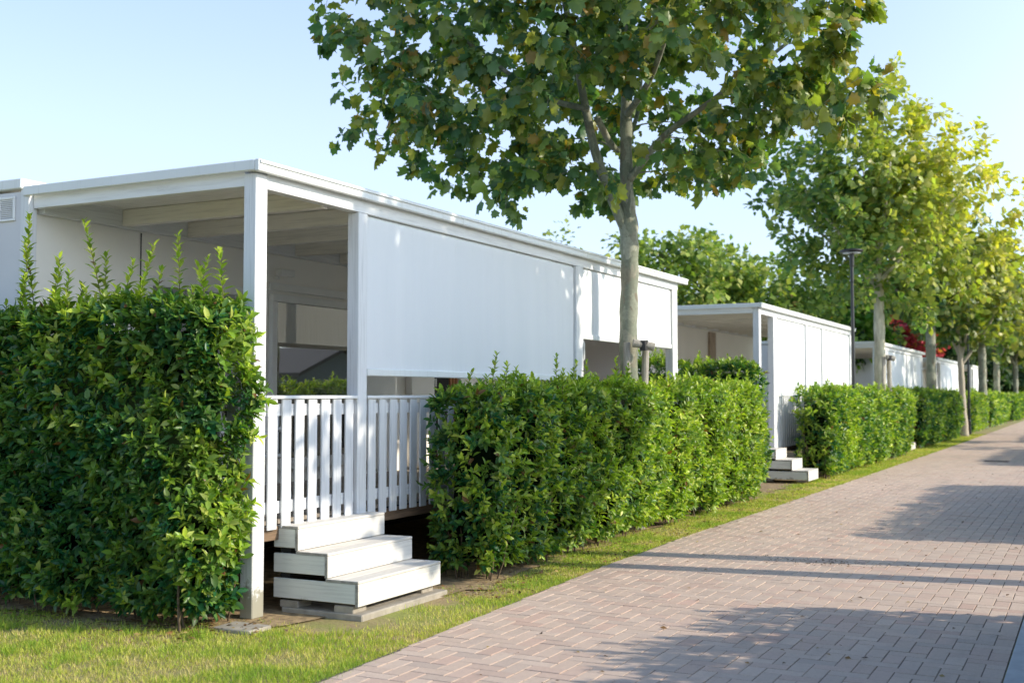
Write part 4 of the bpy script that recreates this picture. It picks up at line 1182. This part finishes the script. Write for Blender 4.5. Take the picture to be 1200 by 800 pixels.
# grey gabled house across the path; seen only as a reflection in the sliding door
def gabled_house(x, y, w, d, eave, apex):
    root = thing("timber_house", "grey gabled timber house across the path, outside the picture", 'house', (x, y, 0))
    bm = bmesh.new()
    y0, y1 = y - w / 2, y + w / 2
    prof = [(y0, 0), (y1, 0), (y1, eave), (y, apex), (y0, eave)]
    a = [bm.verts.new((x, p, z)) for p, z in prof]; b = [bm.verts.new((x + d, p, z)) for p, z in prof]
    bm.faces.new(a[::-1]); bm.faces.new(b)
    for i in range(5): bm.faces.new((a[i], a[(i + 1) % 5], b[(i + 1) % 5], b[i]))
    build("wall", bm, M['greyhouse'], root)
    bm = bmesh.new()
    for s in (-1, 1):
        p = [(x - 0.35, y, apex + 0.03), (x + d, y, apex + 0.03), (x + d, y + s * (w / 2 + 0.35), eave - 0.15), (x - 0.35, y + s * (w / 2 + 0.35), eave - 0.15)]
        lo = [bm.verts.new(q) for q in p]; hi = [bm.verts.new((q[0], q[1], q[2] + 0.14)) for q in p]
        bm.faces.new(lo); bm.faces.new(hi)
        for i in range(4): bm.faces.new((lo[i], lo[(i + 1) % 4], hi[(i + 1) % 4], hi[i]))
    build("roof", bm, M['rooftile'], root)
gabled_house(10.6, 36.5, 5.4, 7.0, 2.4, 3.3)

# white homes added out of frame across the path to block low sky light
for i, (ya, yb) in enumerate([(-7.0, 8.5), (15.0, 23.0), (43.0, 53.0)]):
    root = thing("mobile_home", "unseen white mobile home added across the path to block sky light", 'mobile home', (6.5, (ya + yb) / 2, 0), 'unseen white mobile homes added across the path to block sky light')
    build("wall", B((4.7, 8.5, ya, yb, 0.3, 3.1)), M['wall'], root, bevel=0.01)
    build("roof", B((4.55, 8.6, ya - 0.1, yb + 0.1, 3.102, 3.25)), M['fascia'], root, bevel=0.01)
    build("skirting", B((4.78, 8.4, ya + 0.1, yb - 0.1, 0.0, 0.298)), M['dark'], root)
    for y in (ya + 1.5, (ya + yb) / 2 + 0.6):
        f = build("window", B((4.66, 4.698, y, y + 1.4, 1.2, 1.26), (4.66, 4.698, y, y + 1.4, 2.3, 2.36), (4.66, 4.698, y, y + 0.06, 1.262, 2.298), (4.66, 4.698, y + 1.34, y + 1.4, 1.262, 2.298)), M['pvc'], root)
        build("pane", B((4.68, 4.695, y + 0.062, y + 1.338, 1.264, 2.296)), M['glass'], f)

# ------------------------------------------------------------------ grass
def make_grass():
    r = np.random.default_rng(99)
    Ps = []
    def area(x0, x1, y0, y1, dens):
        n = int((x1 - x0) * (y1 - y0) * dens)
        Ps.append(np.stack([r.uniform(x0, x1, n), r.uniform(y0, y1, n)], 1))
    area(-8.6, -3.8, 3.6, 6.6, 9000)
    area(-5.3, -3.9, 6.6, 10, 7500)
    area(-4.95, -4.0, 10, 16, 6500)
    area(-5.0, -4.0, 16, 26, 3600)
    area(-4.9, -3.95, 26, 50, 1800)
    P = np.concatenate(Ps)
    x, y = P[:, 0], P[:, 1]
    e = edge_x(y)
    n1 = vnoise(x, y, 2.3, 1) * 0.55 + vnoise(x, y, 6.5, 2) * 0.3 + vnoise(x, y, 17, 3) * 0.15
    tuft = vnoise(x, y, 30, 4)
    # distance to hedge line: bare soil near the hedges
    soilx = np.where(y < 6.6, 5.72 + (x + 10.2) / 5.0 * 0.43 - y, -4.42 - x)   # >0 : inside/outside
    inside = np.where((y < 6.6) & (x < -5.12), y - (5.72 + (x + 10.2) / 5.0 * 0.43), (-4.52 - 0.25 * np.clip((y - 8.5) / 2, 0, 1) - x))
    inside = np.where((x >= -5.12) & (y < 6.5), -0.35 + 0.3 * np.clip((y - 6.2) / 0.3, 0, 1), inside)
    inside = inside + 0.25 * (vnoise(x, y, 3.5, 12) - 0.5)
    bare = np.clip(0.5 + inside * 2.2, 0, 1)
    bare2 = np.where((y > 6.6) & (y < 10.5), np.clip((e - x) * 1.6, 0, 1) * 0.3, 0)
    pr = 0.56 + 1.7 * (n1 - 0.36) - 1.0 * bare - 0.3 * bare2 + 0.5 * (tuft - 0.5)
    pr = np.where((e - x) < 0.16, pr + 0.35, pr)
    ok = (r.random(len(x)) < pr) & (x < e + 0.01 + 0.07 * vnoise(x, y, 5.0, 15) * (r.random(len(x)) < 0.6))
    # keep out of slab, steps, posts
    ok &= ~((x > -5.6) & (x < -4.665) & (y > 6.82) & (y < 8.07))
    ok &= ~((x > -5.43) & (x < -5.09) & (y > 6.11) & (y < 6.37))
    # small mossy patches in the joints
    px = np.concatenate([r.normal(-3.5, 0.10, 260), r.normal(-3.62, 0.05, 160)]); py = np.concatenate([r.normal(15.3, 0.35, 260), r.normal(14.2, 0.5, 160)])
    x = np.concatenate([x[ok], px]); y = np.concatenate([y[ok], py])
    n1 = np.concatenate([n1[ok], np.full(420, 0.5)])
    n = len(x)
    hgt = r.uniform(0.010, 0.030, n) * (0.6 + 0.8 * n1); hgt[-420:] = r.uniform(0.008, 0.018, 420)
    far = np.clip((y - 8) / 25, 0, 1)
    # taller tufts and small weeds
    tx_ = r.uniform(-8, -4.2, 90); ty_ = np.where(tx_ < -5.2, r.uniform(4.3, 6.0, 90), r.uniform(4.8, 22, 90))
    ti = np.argmin((x[None, :] - tx_[:, None]) ** 2 + (y[None, :] - ty_[:, None]) ** 2, axis=1)
    for q_ in range(90):
        near = (x - x[ti[q_]]) ** 2 + (y - y[ti[q_]]) ** 2 < r.uniform(0.03, 0.07) ** 2
        hgt[near] *= r.uniform(1.5, 2.6); n1[near] += r.uniform(0.1, 0.3)
    an = r.uniform(0, 6.28, n)
    lean = r.uniform(0.3, 1.7, n)
    D = np.stack([np.cos(an) * lean, np.sin(an) * lean, np.ones(n)], 1)
    Nn = np.stack([-np.cos(an), -np.sin(an), lean], 1) + r.normal(0, 0.4, (n, 3))
    base = np.array([(0.26, 0.40, 0.05), (0.45, 0.52, 0.07), (0.60, 0.59, 0.13), (0.66, 0.55, 0.25)])
    q = np.clip(n1 + r.normal(0, 0.16, n), 0, 0.999)
    k = np.where(q > 0.66, 0, np.where(q > 0.47, 1, np.where(q > 0.32, 2, 3)))
    C = base[k] * (0.75 + 0.5 * r.random((n, 1)))
    tpl = (np.array([(0, -0.5, 0), (0, 0.5, 0), (0.6, 0.3, 0.05), (0.6, -0.3, 0.05), (1, 0, 0.2)], float), [(0, 1, 2, 3), (3, 2, 4)])
    W = r.uniform(0.0028, 0.0052, n) * (1 + 2.2 * far)
    co, idx, tot, col = leaf_arrays(tpl, np.stack([x, y, np.full(n, -0.012)], 1), D, Nn, hgt * (1 + 0.5 * far) + 0.012, W, C)
    o = finish("grass", np_mesh("grass", co, idx, tot, col), M['grass'], None)
    tag(o, "short patchy yellow-green grass along the hedges and path edge", 'grass', kind='stuff')
make_grass()

def make_litter():
    r = np.random.default_rng(123)
    x = np.concatenate([r.uniform(-8.5, -5.2, 420), r.normal(-4.42, 0.16, 900), r.uniform(-4.0, -0.6, 200), r.normal(-2.35, 0.28, 160), r.normal(-5.6, 0.3, 120)])
    y = np.concatenate([r.normal(5.95, 0.16, 420), 8 + 14 * r.random(900) ** 1.3, 5 + 22 * r.random(200), r.normal(11.05, 0.13, 160), r.normal(6.2, 0.12, 120)])
    n = len(x)
    z = np.where(x > edge_x(y), 0.016, 0.008) + r.uniform(0, 0.006, n)
    an = r.uniform(0, 6.28, n)
    D = np.stack([np.cos(an), np.sin(an), r.uniform(-0.05, 0.3, n)], 1)
    Nn = np.array([0, 0, 1.0]) + r.normal(0, 0.3, (n, 3))
    cols = np.array([(0.28, 0.17, 0.07), (0.20, 0.11, 0.045), (0.36, 0.26, 0.10), (0.14, 0.10, 0.06)])
    C = cols[r.choice(4, n)] * (0.7 + 0.6 * r.random((n, 1)))
    L = r.uniform(0.02, 0.055, n)
    small = (x > -3.2) & (x < -1.6) & (y > 10.6) & (y < 11.5)
    L[small] *= 0.6; C[small] *= 0.45
    co, idx, tot, col = leaf_arrays(DIAMOND, np.stack([x, y, z], 1), D, Nn, L, L * 0.55, C)
    tag(finish("leaf_litter", np_mesh("leaf_litter", co, idx, tot, col), M['litter'], None), "scattered dry brown leaves under the hedges and on the pavers", 'leaf litter', kind='stuff')
make_litter()
